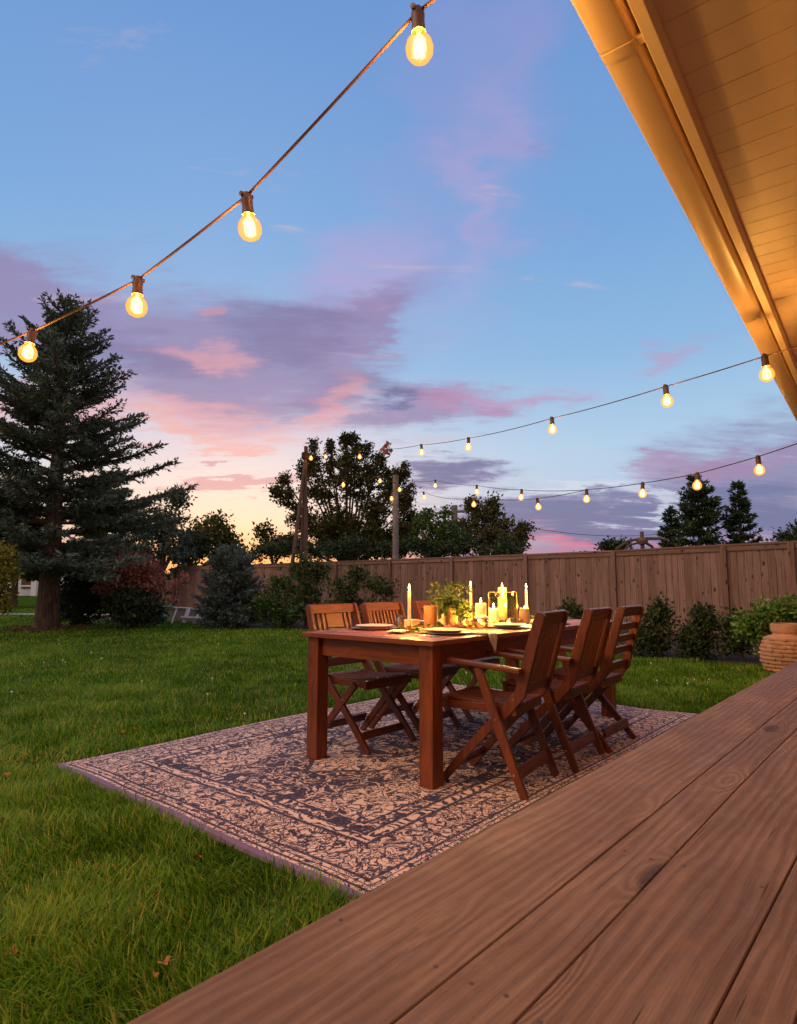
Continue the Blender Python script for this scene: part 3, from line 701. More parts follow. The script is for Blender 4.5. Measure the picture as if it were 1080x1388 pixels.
c5 = place(make_chair('folding_chair', 'second folding chair on the lawn side, behind the nearest taper candle', GR, False, 'slats', .205), 3.63, 2.92, R(181))
c6 = copy_tree(c5, (4.28, 2.96, RG), R(178), 'third folding chair on the lawn side, hidden behind the candles')

# ------------------------------------------------------------------ point lamps
def lamp(name, loc, power, col, parent=None, rad=.015):
    l = bpy.data.lights.new(name, 'POINT'); l.energy = power; l.color = col; l.shadow_soft_size = rad
    o = bpy.data.objects.new(name, l); COL.objects.link(o); o.location = loc
    if parent: o.parent = parent
    return o
WARM = (1.0, .45, .085); FLAME = (1.0, .46, .09)
def flame(loc, parent, s_=1.0, p=1.0):
    p = p*(16 if p < 1 else 1)
    m = MB(); m.lathe([(0, 0), (.0035*s_, .004*s_), (.0055*s_, .011*s_), (.0045*s_, .019*s_), (.002*s_, .028*s_), (0, .034*s_)], loc, 10)
    m.build('flame', flame_m, parent, smooth=True); lamp('flame_light', (loc[0], loc[1], loc[2]+.02), p, FLAME, parent, .008)
def taper(name, label, x, y, h, p):
    t = thing(name, label, 'candle', (x, y, TZ), group='tapers along the table')
    m = MB(); m.lathe([(0, 0), (.028, 0), (.030, .004), (.014, .010), (.013, .030), (.016, .034), (.013, .036)], (0, 0, 0), 20); m.build('candle_holder', brass, t, smooth=True)
    m = MB(); m.lathe([(0, .03), (.0115, .03), (.0095, .03+h-.004), (.008, .03+h), (0, .03+h-.002)], (0, 0, 0), 16); m.build('candle_stick', wax_ivory_glow, t, smooth=True)
    m = MB(); m.tube([(0, 0, .03+h-.003), (0, 0, .03+h+.008)], .001, 5); m.build('wick', glass_dark, t)
    flame((0, 0, .03+h+.004), t, 1.15, p)
PW = 62.0
taper('taper_candle', 'lit ivory taper candle nearest the camera, standing alone at the left', 2.99, 2.45, .215, PW)
taper('taper_candle', 'lit ivory taper candle rising behind the potted centrepiece', 3.73, 2.50, .235, PW)
taper('taper_candle', 'lit ivory taper candle at the far right of the table, beside the armchair', 4.43, 2.45, .22, PW)
def pillar(label, x, y, r, h, p, mat=None, z=0, lit=True, name='pillar_candle'):
    t = thing(name, label, 'candle', (x, y, TZ+z), group='pillar candles on the table')
    m = MB(); m.lathe([(0, 0), (r, 0), (r*1.01, .004), (r, h*.5), (r*.99, h-.003), (r*.93, h), (r*.75, h-.008), (0, h-.011)], (0, 0, 0), 28); m.build('wax', mat or wax_ivory_glow, t, smooth=True)
    m = MB(); m.tube([(0, 0, h-.012), (0, 0, h+.004)], .0013, 5); m.build('wick', glass_dark, t)
    if lit: flame((0, 0, h+.001), t, 1.1, p)
    return t
pillar('short fat ivory pillar candle left of the glass lantern', 3.90, 2.42, .036, .115, .5)
pillar('tall ivory pillar candle burning inside the glass lantern', 4.06, 2.44, .036, .185, .8, z=.006)
pillar('ivory pillar candle standing behind the lantern on a tall stand', 4.42, 2.66, .034, .10, .4, z=.16)
pillar('ivory pillar candle on top of the squat glass jar', 3.55, 2.30, .036, .085, .5, z=.075)
pillar('olive brown textured unlit pillar candle beside the nearest taper', 3.23, 2.47, .046, .150, 0, wax_brown, lit=False)
# stand of the back candle
m = MB(); m.lathe([(0, 0), (.05, 0), (.05, .006), (.012, .02), (.010, .13), (.04, .152), (.042, .158), (0, .158)], (0, 0, 0), 20)
o = m.build('candle_stand', birch, smooth=True); o.location = (4.42, 2.66, TZ); tag(o, 'turned stand carrying the back pillar candle', 'candle stand')
# lantern
ln = thing('glass_lantern', 'open glass lantern with thin brass frame around the tall pillar candle', 'lantern', (4.06, 2.44, TZ))
m = MB(); q = .075; h = .225
m.box((0, 0, .003), (2*q+.01, 2*q+.01, .005))
for sx in (-1, 1):
    for sy in (-1, 1): m.bar((sx*q, sy*q, .006), (sx*q, sy*q, h), .005, .005)
    m.bar((sx*q, -q-.0025, h+.003), (sx*q, q+.0025, h+.003), .005, .005); m.bar((-q+.003, sx*q, h+.003), (q-.003, sx*q, h+.003), .005, .005)
m.build('frame', brass, ln)
m = MB()
for s_ in (-1, 1): m.box((s_*(q-.001), 0, h/2+.003), (.002, 2*q-.008, h-.012)); m.box((0, s_*(q-.001), h/2+.003), (2*q-.008, .002, h-.012))
m.build('glass_pane', clear_glass, ln)
def jar(label, x, y, r, h, name='glass_jar', tea=True, p=.35, z=0):
    t = thing(name, label, 'jar', (x, y, TZ+z), group='small jars on the table')
    m = MB(); m.lathe([(0, .0), (r*.9, 0), (r, .006), (r, h*.75), (r*.86, h*.86), (r*.9, h), (r*.86, h), (r*.80, h*.86), (r*.94, h*.74), (r*.94, .01), (0, .008)], (0, 0, 0), 22)
    m.build('glass', jar_glass, t, smooth=True)
    if tea:
        m = MB(); m.lathe([(0, .010), (r*.6, .010), (r*.6, h*.35), (0, h*.33)], (0, 0, 0), 16); m.build('tea_light', wax_ivory_glow, t, smooth=True); flame((0, 0, h*.35), t, .8, p)
    return t
jar('squat ridged glass jar holding a pillar candle on top', 3.55, 2.30, .043, .073, p=.35)
jar('short glass votive jar between the brown candle and the squat jar', 3.50, 2.40, .034, .062, p=.3)
jar('small glass votive in front of the tall lantern', 3.80, 2.24, .030, .05, p=.25)
jar('small glass votive among the leaves behind the brown candle', 3.42, 2.60, .03, .05, p=.3)
jar('amber glass tumbler at the lawn side of the table', 3.16, 2.66, .032, .085, name='glass_tumbler', tea=False)
jar('glass tumbler behind the far taper', 4.6, 2.3, .032, .085, name='glass_tumbler', tea=False)
# log candle holders
def log(label, x, y, r, h):
    t = thing('log_holder', label, 'candle holder', (x, y, TZ)); m = MB(); m.lathe([(0, 0), (r, 0), (r*1.04, h*.3), (r*.98, h*.7), (r, h), (r*.8, h), (r*.78, h-.02), (0, h-.02)], (0, 0, 0), 18, .04); m.build('bark_log', birch, t, smooth=True)
    m = MB(); m.lathe([(0, h-.019), (r*.72, h-.019), (r*.72, h-.006), (0, h-.008)], (0, 0, 0), 16); m.build('tea_light', wax_ivory_glow, t, smooth=True); flame((0, 0, h-.006), t, .7, .25)
log('birch log candle holder right of the glass lantern', 4.20, 2.34, .036, .11)
log('shorter birch log holder beside the taller log', 4.32, 2.42, .03, .085)
# box of salt cellars / small block behind near taper
m = MB(); m.box((0, 0, .03), (.11, .06, .06)); o = m.build('wooden_block', birch, bevel=.004); o.location = (3.2, 2.60, TZ); o.rotation_euler = (0, 0, R(12)); tag(o, 'pale wooden block holder right behind the nearest taper', 'candle holder')

# leaves as generic scatter --------------------------------------------------
def leafcloud(name, pts, mat, size, parent, up=.3, aspect=.5, varb=.45, dirs=None, spread=1.0, varr=.22, lit=None):
    n = len(pts); th = rng.uniform(0, 2*np.pi, n); ph = rng.uniform(-1, 1, n)*spread
    if dirs is None: d = np.stack([np.cos(th)*np.sqrt(1-ph**2*.99), np.sin(th)*np.sqrt(1-ph**2*.99), ph+up], 1)
    else: d = dirs+rng.normal(0, .35*spread, (n, 3))
    d /= np.linalg.norm(d, axis=1)[:, None]+1e-9
    r_ = rng.normal(0, 1, (n, 3)); s_ = np.cross(d, r_); s_ /= np.linalg.norm(s_, axis=1)[:, None]+1e-9; u = np.cross(s_, d)
    L = size*rng.uniform(.6, 1.35, n)[:, None]; W = L*aspect*.5
    p0 = pts; tip = pts+d*L-u*L*.12; a = pts+d*L*.45+s_*W+u*L*.06; b = pts+d*L*.45-s_*W+u*L*.06
    v = np.stack([p0, a, tip, b], 1).reshape(-1, 3); i = np.arange(n)*4
    f = np.concatenate([np.stack([i, i+1, i+2], 1), np.stack([i, i+2, i+3], 1)])
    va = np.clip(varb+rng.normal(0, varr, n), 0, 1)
    if lit is not None: va = np.clip(va+lit, 0, 1)  # plain tone offset for each leaf
    return raw(name, v, [f], mat, parent, np.repeat(va, 4))
# centrepiece
cx, cy = 3.50, 2.52
pl = thing('potted_centrepiece', 'leafy trailing plant in a birch bark pot in the middle of the table', 'potted plant', (cx, cy, TZ))
m = MB(); m.lathe([(0, 0), (.052, 0), (.058, .06), (.064, .13), (.066, .145), (.058, .145), (.055, .125), (0, .12)], (0, 0, 0), 20, .03); m.build('pot', birch, pl, smooth=True)
P_ = []; D_ = []; st = MB()
for i in range(34):
    a = random.random()*2*math.pi; L = random.uniform(.08, .17); rise = random.uniform(.01, .10) if i > 3 else .15
    pts = [(0, 0, .13)]
    for q_ in range(1, 7):
        t_ = q_/6; pts.append((math.cos(a)*L*t_, math.sin(a)*L*t_, .13+rise*math.sin(t_*2.3)*1.0-L*.55*t_*t_*(1 if i > 6 else 0)))
    st.tube(pts, .0015, 4, False)
    for p in pts[1:]:
        for r_ in range(8): P_.append(np.array(p)+rng.normal(0, .011, 3)); D_.append(np.array([math.cos(a), math.sin(a), .1]))
st.build('stem', L_vase if False else bark, pl)
leafcloud('foliage', np.array(P_), L_vase, .026, pl, dirs=np.array(D_)*.6, aspect=.75, spread=2.0, varr=.3)
sp = thing('leafy_garland', 'scattered greenery and red leaves lying along the middle of the table', 'garland', (3.7, 2.44, TZ+.003))
P_ = np.stack([rng.uniform(-.75, 1.2, 420), rng.normal(0, .07, 420), np.abs(rng.normal(.004, .012, 420))], 1)
leafcloud('green_leaves', P_, L_vase, .04, sp, up=.1, aspect=.6, spread=.3)
P_ = np.stack([rng.uniform(-.6, .9, 60), rng.normal(-.05, .09, 60), np.abs(rng.normal(.006, .01, 60))], 1)
leafcloud('red_leaves', P_, L_red, .05, sp, up=.2, aspect=.8, spread=.3)

# place settings
PS = 'place settings around the table'
def setting(x, y, label, s_=1):
    t = thing('charger_plate', label[0], 'charger', (x, y, TZ), group=PS)
    m = MB(); m.lathe([(0, .002), (.10, .002), (.15, .009), (.153, .012), (.149, .013), (.10, .007), (0, .006)], (0, 0, 0), 40); o = m.build('charger', darkware, smooth=True)
    bpy.data.objects.remove(t); o.name = 'charger_plate'; o.location = (x, y, TZ); tag(o, label[0], 'charger', PS)
    m = MB(); m.lathe([(0, 0), (.07, 0), (.075, .004), (.12, .016), (.1245, .019), (.12, .020), (.08, .009), (0, .007)], (0, 0, 0), 40)
    o = m.build('dinner_plate', stoneware, smooth=True); o.location = (x, y, TZ+.0075); tag(o, label[1], 'plate', PS)
    m = MB(); m.bar((-.11, 0, .003), (-.02, 0, .004), .014, .005); m.bar((-.02, 0, .004), (.11, .002, .003), .019, .0015)
    o = m.build('table_knife', steel, bevel=.0008); o.location = (x-.2*s_, y, TZ); o.rotation_euler = (0, 0, R(84*s_)); tag(o, label[2], 'knife', PS)
# clockwise settings
names = [('the armchair nearest the deck', 3.0, 2.19, 1), ('the left corner chair', 3.02, 2.76, -1), ('the middle deck side armchair', 3.66, 2.17, 1), ('the second lawn side chair', 3.66, 2.76, -1), ('the farthest deck side chair', 4.24, 2.17, 1), ('the third lawn side chair', 4.30, 2.76, -1)]
for nme, x, y, s_ in names:
    setting(x, y, ('dark round charger plate in front of '+nme, 'cream dinner plate on the dark charger facing '+nme, 'steel knife beside the plate of '+nme), s_)
setting(4.78, 2.45, ('dark charger at the far head of the table', 'cream dinner plate at the far head of the table', 'steel knife at the far head of the table'))
def napkin(label, x0, y0, hang):
    m = MB(); n = 12; k_ = 6
    for i in range(n+1):
        t_ = i/n
        for j in range(k_+1):
            s_ = j/k_-.5; wd = .095*(1-.10*t_) if t_ < .6 else .095*(1.0-(t_-.6)/.4*.92)
            yy = y0-.16*min(t_/.5, 1.0)*1.0; 
            if t_ <= .5: y = y0-(y0-TY0+.006)*(t_/.5); z = TZ+.006+.004*math.sin(s_*14+t_*5)
            else: y = TY0-.010-.006*math.sin(s_*12); z = TZ+.002-hang*(t_-.5)/.5
            m.v.append((x0+s_*wd+.02*t_+.004*math.sin(t_*9), y, z))
    for i in range(n):
        for j in range(k_): a = i*(k_+1)+j; m.face([a, a+1, a+k_+2, a+k_+1])
    o = m.build('linen_napkin', linen, smooth=True); md = o.modifiers.new('s', 'SOLIDIFY'); md.thickness = .002; return tag(o, label, 'napkin')
napkin('cream linen napkin hanging over the table edge beside the nearest armchair', 3.10, 2.10, .10)
m = MB()
for i in range(15):
    for j in range(6): m.v.append((i*.011-.08+.004*math.sin(j*3), j*.02-.05, .006+.012*abs(math.sin(i*1.1+j*.6))))
for i in range(14):
    for j in range(5): a = i*6+j; m.face([a, a+1, a+7, a+6])
o = m.build('linen_napkin', linen, smooth=True); o.location = (2.86, 2.43, TZ); o.rotation_euler = (0, 0, R(25)); o.modifiers.new('s', 'SOLIDIFY').thickness = .002
tag(o, 'crumpled cream napkin at the foot of the nearest taper', 'napkin')
m = MB(); m.bar((-.16, 0, .004), (-.05, 0, .005), .018, .006); m.bar((-.05, 0, .005), (.17, .004, .003), .024, .002); o = m.build('serving_knife', steel, bevel=.0008)
o.location = (2.72, 2.72, TZ); o.rotation_euler = (0, 0, R(-50)); tag(o, 'long steel serving knife near the left end of the table', 'knife')

# ------------------------------------------------------------------ string lights
def string(name, label, cab, bulbs, power, tilt=None, sz=1.0, radius=.0035, scene_lights=True):
    """cab: list of world points; bulbs: list of world points on the cable"""
    t = thing(name, label, 'string lights', (0, 0, 0), group='strings of warm bulbs over the lawn')
    m = MB(); P = []
    for a, b_ in zip(cab, cab[1:]):
        L = (b_-a).length; sg = .018*L*L*.5 if L < 3 else .05*L; n = 10
        for i in range(n): P.append(a.lerp(b_, i/n)-Vector((0, 0, min(sg, .05*L)*4*(i/n)*(1-i/n)*.5)))
    P.append(cab[-1]); m.tube(P, radius, 10); m.build('cable', cablemat, t, smooth=True)
    for k_, p in enumerate(bulbs):
        tl = (tilt or {}).get(k_, (random.uniform(-6, 6), random.uniform(-6, 6)))
        M = Euler((R(tl[0]), R(tl[1]), 0)).to_matrix()
        h = bpy.data.objects.new('x', None)
        m = MB(); s_ = sz
        m.lathe([(0, .012*s_), (.011*s_, .010*s_), (.0165*s_, 0), (.0175*s_, -.010*s_), (.0165*s_, -.030*s_), (.018*s_, -.052*s_), (.019*s_, -.056*s_), (.0165*s_, -.056*s_), (.015*s_, -.045*s_), (0, -.045*s_)], (0, 0, 0), 18)
        m.tube([(-.022*s_, 0, .003*s_), (.022*s_, 0, .003*s_)], .007*s_, 8)
        so_ = m.build('bulb_socket', glass_dark, t, smooth=True); so_.location = p; so_.rotation_euler = M.to_euler()
        m = MB(); m.lathe([(.0125*s_, -.050*s_), (.0135*s_, -.060*s_), (.022*s_, -.068*s_), (.0315*s_, -.081*s_), (.0355*s_, -.097*s_), (.0335*s_, -.113*s_), (.025*s_, -.126*s_), (.012*s_, -.1335*s_), (0, -.135*s_)], (0, 0, 0), 24)
        m.build('bulb', bulbglass, so_, smooth=True)
        m = MB(); m.tube([(0, 0, -.05*s_), (0, 0, -.068*s_)], .005*s_, 6)
        for q in range(4):
            a = q*math.pi/2; m.tube([(.004*s_*math.cos(a), .004*s_*math.sin(a), -.066*s_), (.015*s_*math.cos(a), .015*s_*math.sin(a), -.082*s_), (.016*s_*math.cos(a), .016*s_*math.sin(a), -.112*s_), (.005*s_*math.cos(a), .005*s_*math.sin(a), -.119*s_)], .0042*s_, 6)
        m.build('filament', filament_m, so_, smooth=True)
        bpy.data.objects.remove(h)
        if power: lamp('bulb_light', (0, 0, -.098*s_), power, WARM, so_, .02)
    return t
# string A: from the gutter out over the lawn to the left
Ab = [at(566, 16, 1.50), at(334, 266, 1.84), at(187, 379, 2.15), at(44, 449, 2.59)]
Aend = Vector((1.20, .66, 2.56)); far = at(-260, 545, 3.9)
string('string_lights', 'nearest string of large glowing bulbs running up from the left to the gutter', [Aend]+Ab+[far], Ab, 68.0, {0: (0, -4), 1: (0, -9), 2: (0, 0), 3: (0, 7)}, 1.03, .0042)
r2d = lambda px, c, k_: c/((px-540)/855.0+k_)
dB = lambda px: r2d(px, 3.07, .3205)
Bb = [at(1036, 483, 3.4), at(902, 524, dB(902)), at(748, 567, dB(748)), at(635, 594, dB(635)), at(571, 603, dB(571)), at(487, 612, dB(487)), at(441, 613, dB(441))]
Btop = at(414, 611, 18.0); Bx = at(1152, 447, 3.0); Bst = at(1230, 425, 2.85)
Bk = at(524, 609, dB(524))
string('string_lights', 'middle string of bulbs running from under the roof to the top of the pole tripod', [Bst]+Bb[:5]+[Bk]+Bb[5:]+[Btop], Bb, 44.0, None, 1.1, .0035)
dC = lambda px: r2d(px, 5.316, .288)
Cb = [at(p, y, dC(p)) for p, y in ((1027, 619), (945, 642), (871, 655), (795, 664), (707, 664), (646, 658), (590, 651))]
post_top = at(535, 655, 19.4); Cst = at(1130, 583, 5.1); Cend = at(538, 644, 19.4)
string('string_lights', 'lowest string of bulbs sagging above the fence on the right', [Cst]+Cb+[Cend], Cb, 10.0, None, 1.4, .005)
Db = [at(574, 667, dC(574)), at(642, 675, dC(642)), at(728, 676, dC(728))]
string('string_lights', 'short string of three bulbs just below the lowest string, left of its middle', [post_top]+Db+[Cb[3]], Db, 3.5, None, 1.45, .005)
Eb = [at(422, 614, 17.8), at(465, 650, 18.1), at(515, 645, 18.4), at(541, 657, 18.7), at(531, 669, 18.7)]
string('string_lights', 'faint string of bulbs between the pole tripod and the grey post', [Btop-Vector((0, 0, .2)), Eb[0]]+Eb[1:], Eb, 4.0, None, 1.6, .007)
m = MB(); m.tube([Bb[5], at(467, 650, 18.0)], .006, 5); tag(m.build('slack_cable', cablemat), 'slanting slack cable joining two strings beside the tall tree', 'cable')
# dry leaf cluster caught on the cable
P_ = np.array([list(Bk)]*30)+rng.normal(0, .035, (30, 3)); o = leafcloud('dry_leaf_cluster', P_, L_red, .08, None, aspect=.9, varb=.3); tag(o, 'clump of dry brown leaves caught on the middle string', 'leaf clump')

# ------------------------------------------------------------------ posts
tp = thing('pole_tripod', 'tall tripod of weathered poles in front of the fence holding the strings', 'tripod', (Btop.x, Btop.y, 0))
for px, d in ((386, 17.5), (414, 17.9), (404, 19.4)):
    f_ = foot(px, d)-Vector((Btop.x, Btop.y, 0)); e = Vector((0, 0, Btop.z+.12))+(-f_)*.06
    m = MB(); m.tube([f_, f_.lerp(e, .5)+Vector((.03, 0, 0)), e], [.062, .052, .042], 8); m.build('pole', browpole if px != 393 else greypole, tp, smooth=True)
m = MB(); m.lathe([(.10, -.25), (.12, -.2), (.11, -.15), (.12, -.1), (.10, -.05)], (0, 0, Btop.z), 10); m.build('rope_lashing', cablemat, tp, smooth=True)
m = MB(); f_ = foot(536, 19.4); m.tube([f_, (f_.x, f_.y, post_top.z+.25)], [.10, .09], 10); tag(m.build('timber_post', greypole, smooth=True), 'round grey post behind the fence in front of the tall tree', 'post')
up_ = thing('utility_pole', 'distant wooden utility pole with crossarm among the trees', 'utility pole', foot(617, 42))
hh = at(617, 685, 42).z
m = MB(); m.tube([(0, 0, 0), (0, 0, hh)], [.24, .2], 8); m.build('pole', greypole, up_)
m = MB(); q = Vector((UU.x, VV.x, 0)); m.bar(q*-1.3+Vector((0, 0, hh-.55)), q*1.2+Vector((0, 0, hh-.35)), .14, .16); m.build('crossarm', greypole, up_)
m = MB(); pts = []
A, B = at(617, 692, 42), at(1000, 700, 60)
for i in range(17):
    t_ = i/16; p = A.lerp(B, t_); p.z -= 2.4*4*t_*(1-t_)*.75; pts.append(p)
m.tube(pts, .02, 5); tag(m.build('power_line', cablemat), 'thin power line in the sky above the fence', 'power line')

# ------------------------------------------------------------------ trees
def trunk_tube(pts, rr, parent, name='trunk', mat=None):
    m = MB(); m.tube(pts, rr, 9); return m.build(name, mat or bark, parent, smooth=True)
def conifer(name, label, loc, h, Rb, mat, z0=.12, whorl=.26, per=6, rise=.25, needle=.10, dens=1.0, group=None, shape=.85, trunk_r=.16, cat='tree', droop=.25, varb=.4, seed=1, rough_=0.0):
    rg = random.Random(seed); t = thing(name, label, cat, loc, group=group)
    trunk_tube([(0, 0, -.05), (0, 0, h*.1), (0, 0, h*.5), (0, 0, h*.97)], [trunk_r*1.25, trunk_r, trunk_r*.6, .012], t)
    P, D, LT = [], [], []; bm2 = MB(); z = h*z0
    while z < h*.985:
        fr = (z-h*z0)/(h*(1-z0)); L0 = Rb*(1-fr)**shape*(1.0 if fr > .1 else .82+1.8*fr)+.10
        for k_ in range(per+(2 if fr < .28 else 0) if fr < .85 else 4):
            a = rg.random()*2*math.pi; L = L0*rg.uniform(.55-.15*rough_, 1.18+.22*rough_); up = rise*(.3+fr*1.3)+rg.uniform(-.12, .12)
            n = max(3, int(L/.10)); pts = []
            for i in range(n+1):
                s_ = i/n; rr_ = L*s_*math.cos(min(.9, abs(up))); zz_ = z+rg.uniform(-.005, .005)+L*s_*up-droop*L*(s_**1.3)*(1-fr)*.7+.25*L*s_**3*.5
                pts.append(Vector((math.cos(a)*rr_, math.sin(a)*rr_, zz_)))
            bm2.tube(pts[::max(1, n//4)]+[pts[-1]], [.012+.010*L*(1-q_/8) for q_ in range(len(pts[::max(1, n//4)])+1)], 4, False)
            for i in range(1, n+1):
                s_ = i/n; d = (pts[i]-pts[i-1]).normalized(); sd_ = d.cross(Vector((0, 0, 1))).normalized()
                if s_ < .18 and L > .8: continue
                tw = min(L*.34, .55)*(1.05-s_*.75)*rg.uniform(.6, 1.2)+.05
                for sg in (-1, 1, 0):
                    dd_ = (d*.75+sd_*sg*(.8)+Vector((0, 0, rg.uniform(-.38, .22)))).normalized(); ln_ = tw if sg else .10
                    st_ = max(1, int(ln_/(needle*.42)*dens))
                    for q_ in range(st_):
                        b_ = pts[i]+dd_*ln_*(q_+.3)/st_; lit = .16*rg.random()+.20*(s_-.5)+.12*((q_+1)/st_-.5)  # tone offset grows towards branch and twig tips, partly random
                        for _ in range(3): P.append(tuple(b_)); D.append(tuple(dd_)); LT.append(lit)
        z += whorl*rg.uniform(.7, 1.25)*(1-.45*fr)
    for q_ in range(30): P.append((0, 0, h*.97+q_*.004)); D.append((rg.uniform(-.5, .5), rg.uniform(-.5, .5), .9)); LT.append(.1)
    P = np.array(P)+rng.normal(0, needle*.12, (len(P), 3)); D = np.array(D)
    bm2.build('branches', bark, t)
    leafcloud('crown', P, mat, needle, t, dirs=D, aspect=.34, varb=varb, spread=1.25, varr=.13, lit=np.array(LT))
    return t
def broadleaf(name, label, base, lobes, mat, leaf=.11, clump=.34, per=34, nclump=1.0, group=None, trunk_r=.14, cat='tree', varb=.42, aspect=.62, fill=.35, limbs=True, seed=0):
    """lobes: (centre Vector, rx, rz)"""
    rg = np.random.default_rng(seed+5); t = thing(name, label, cat, base, group=group); P, LT = [], []
    tz = min(c.z-rz for c, rx_, rz in lobes)
    bm2 = MB(); top = Vector((0, 0, max(.2, tz*.8)))
    m = MB(); m.tube([(0, 0, -.05), top*.5, top], [trunk_r*1.2, trunk_r, trunk_r*.8], 9)
    if limbs:
        for c, rx_, rz in lobes:
            e = c-Vector((base[0], base[1], 0)); e = Vector((e.x, e.y, e.z)); mid = top.lerp(e, .55)+Vector((0, 0, .15*rz))
            m.tube([top, mid, e], [trunk_r*.6, trunk_r*.32, .02], 5)
            for q_ in range(5):
                v = Vector(rg.normal(0, 1, 3)).normalized(); m.tube([e-Vector((0, 0, rz*.3)), e+Vector((v.x*rx_*.8, v.y*rx_*.8, v.z*rz*.8))], [.02, .006], 4, False)
    m.build('trunk', bark, t, smooth=True)
    for c, rx_, rz in lobes:
        n = int(nclump*(10+30*(rx_*rx_*rz)**.62/(clump/.34)**2)); v = rg.normal(0, 1, (n, 3)); v /= np.linalg.norm(v, axis=1)[:, None]
        rad = np.where(rg.random(n) < fill, rg.uniform(.2, .8, n), rg.uniform(.72, 1.08, n))
        cc = v*rad[:, None]*np.array([rx_, rx_, rz])+np.array([c.x-base[0], c.y-base[1], c.z])
        for q_ in range(n):
            k_ = int(per*rg.uniform(.5, 1.3)); s_ = clump*rg.uniform(.5, 1.2)
            P.append(cc[q_]+rg.normal(0, 1, (k_, 3))*s_*np.array([.5, .5, .38])); LT.append(np.full(k_, rg.normal(0, .13)))
    P = np.concatenate(P); P[:, 2] = np.maximum(P[:, 2], .02)
    leafcloud('crown', P, mat, leaf, t, up=.1, aspect=aspect, varb=varb, lit=np.concatenate(LT)); return t
def lb(px, py, d, rx_, rz, dd_=0): return (at(px, py, d+dd_), rx_/(855/d), rz/(855/d))   # radii in photo pixels

# big spruce on the left
big = foot(67, 15.0)
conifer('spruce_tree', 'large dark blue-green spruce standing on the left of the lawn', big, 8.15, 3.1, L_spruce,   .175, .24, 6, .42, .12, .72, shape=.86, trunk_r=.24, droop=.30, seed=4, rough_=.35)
# bark mulch ring
P_ = np.stack([big.x+rng.normal(0, .55, 700), big.y+rng.normal(0, .55, 700), rng.uniform(.01, .05, 700)], 1)
o = leafcloud('bark_mulch', P_, leafmat('bark_chips', rgb(.10, .04, .025), rgb(.22, .10, .07), .0), .07, None, up=.1, spread=.4); tag(o, 'scattered brown bark mulch around the foot of the spruce', 'mulch', kind='stuff')
# background trees, left to right
G2 = 'trees beyond the fence'
broadleaf('leafy_tree', 'dark loose tree just right of the big spruce', foot(215, 26), [lb(215, 735, 26, 34, 30), lb(228, 700, 26, 20, 24, .6), lb(190, 715, 26, 24, 24), lb(243, 675, 26, 9, 10), lb(180, 755, 26, 28, 18), lb(240, 745, 26, 18, 22)], L_spruce, .16, .40, 34, 1.4, G2, .2, seed=1, varb=.38)
broadleaf('round_tree', 'olive green rounded tree in front of the sunset glow', foot(290, 34), [lb(285, 735, 34, 34, 22), lb(296, 712, 34, 18, 18), lb(268, 722, 34, 16, 18), lb(310, 740, 34, 15, 20)], L_olive, .2, .5, 34, 1.5, G2, .2, seed=2)
broadleaf('round_tree', 'lower dark tree between the loose tree and the rounded olive tree', foot(255, 30), [lb(255, 745, 30, 22, 20), lb(268, 738, 30, 12, 14)], L_dark, .2, .45, 34, 1.5, G2, .2, seed=3)
broadleaf('tall_tree', 'tallest many-topped dark tree behind the pole tripod', foot(470, 25),
   [lb(425, 634, 25, 11.5, 19.4), lb(447, 630, 25, 7.4, 19.4), lb(470, 624, 25, 13.9, 22.9), lb(470, 650, 25, 34.4, 29.9), lb(430, 665, 25, 23.0, 26.4), lb(500, 640, 25, 19.7, 24.6), lb(505, 690, 25, 26.2, 29.9), lb(455, 710, 25, 32.8, 29.9), lb(538, 650, 25, 10.7, 22.9), lb(548, 690, 25, 14.8, 24.6), lb(390, 670, 25, 13.9, 19.4), lb(385, 650, 25, 6.6, 7.0), lb(500, 735, 25, 37.7, 19.4), lb(545, 735, 25, 23.0, 15.8), lb(430, 718, 25, 27.9, 21.1), lb(470, 722, 25, 27.9, 21.1), lb(510, 715, 25, 26.2, 22.9), lb(545, 722, 25, 19.7, 22.9), lb(405, 700, 25, 16.4, 21.1), lb(392, 738, 25, 23.0, 14.1), lb(455, 745, 25, 41.0, 12.3), lb(530, 742, 25, 32.8, 14.1), lb(562, 706, 25, 8.2, 10.6), lb(412, 640, 25, 9.0, 15.8), lb(497, 610, 25, 6.6, 14.1), lb(515, 622, 25, 6.6, 10.6), lb(478, 596, 25, 4.1, 8.8), lb(425, 606, 25, 4.9, 13.2), lb(447, 604, 25, 3.3, 11.4), lb(468, 598, 25, 6.6, 12.3), lb(484, 612, 25, 7.4, 10.6), lb(374, 668, 25, 8.2, 10.6), lb(556, 720, 25, 16.4, 15.8), lb(552, 668, 25, 9.8, 19.4), lb(525, 655, 25, 14.8, 26.4), lb(548, 638, 25, 5.7, 12.3)],
   L_tree, .11, .205, 26, 1.5, G2, .12, seed=4, varb=.45, fill=.5)
broadleaf('hedge', 'long dark hedge just behind the middle of the fence', foot(520, 21), [lb(350+26*i, 748-4*(i % 3), 21+.2*(i % 4), 20, 9+3*(i % 2)) for i in range(14)], L_dark, .11, .25, 30, 1.1, G2, .05, cat='hedge', seed=61, varb=.45, limbs=False)
broadleaf('leafy_tree', 'low ragged tree against the orange glow left of the tripod', foot(370, 30), [lb(365, 738, 30, 20, 14), lb(358, 718, 30, 9, 10), lb(385, 745, 30, 18, 10)], L_tree, .16, .36, 30, 1.2, G2, .14, seed=5)
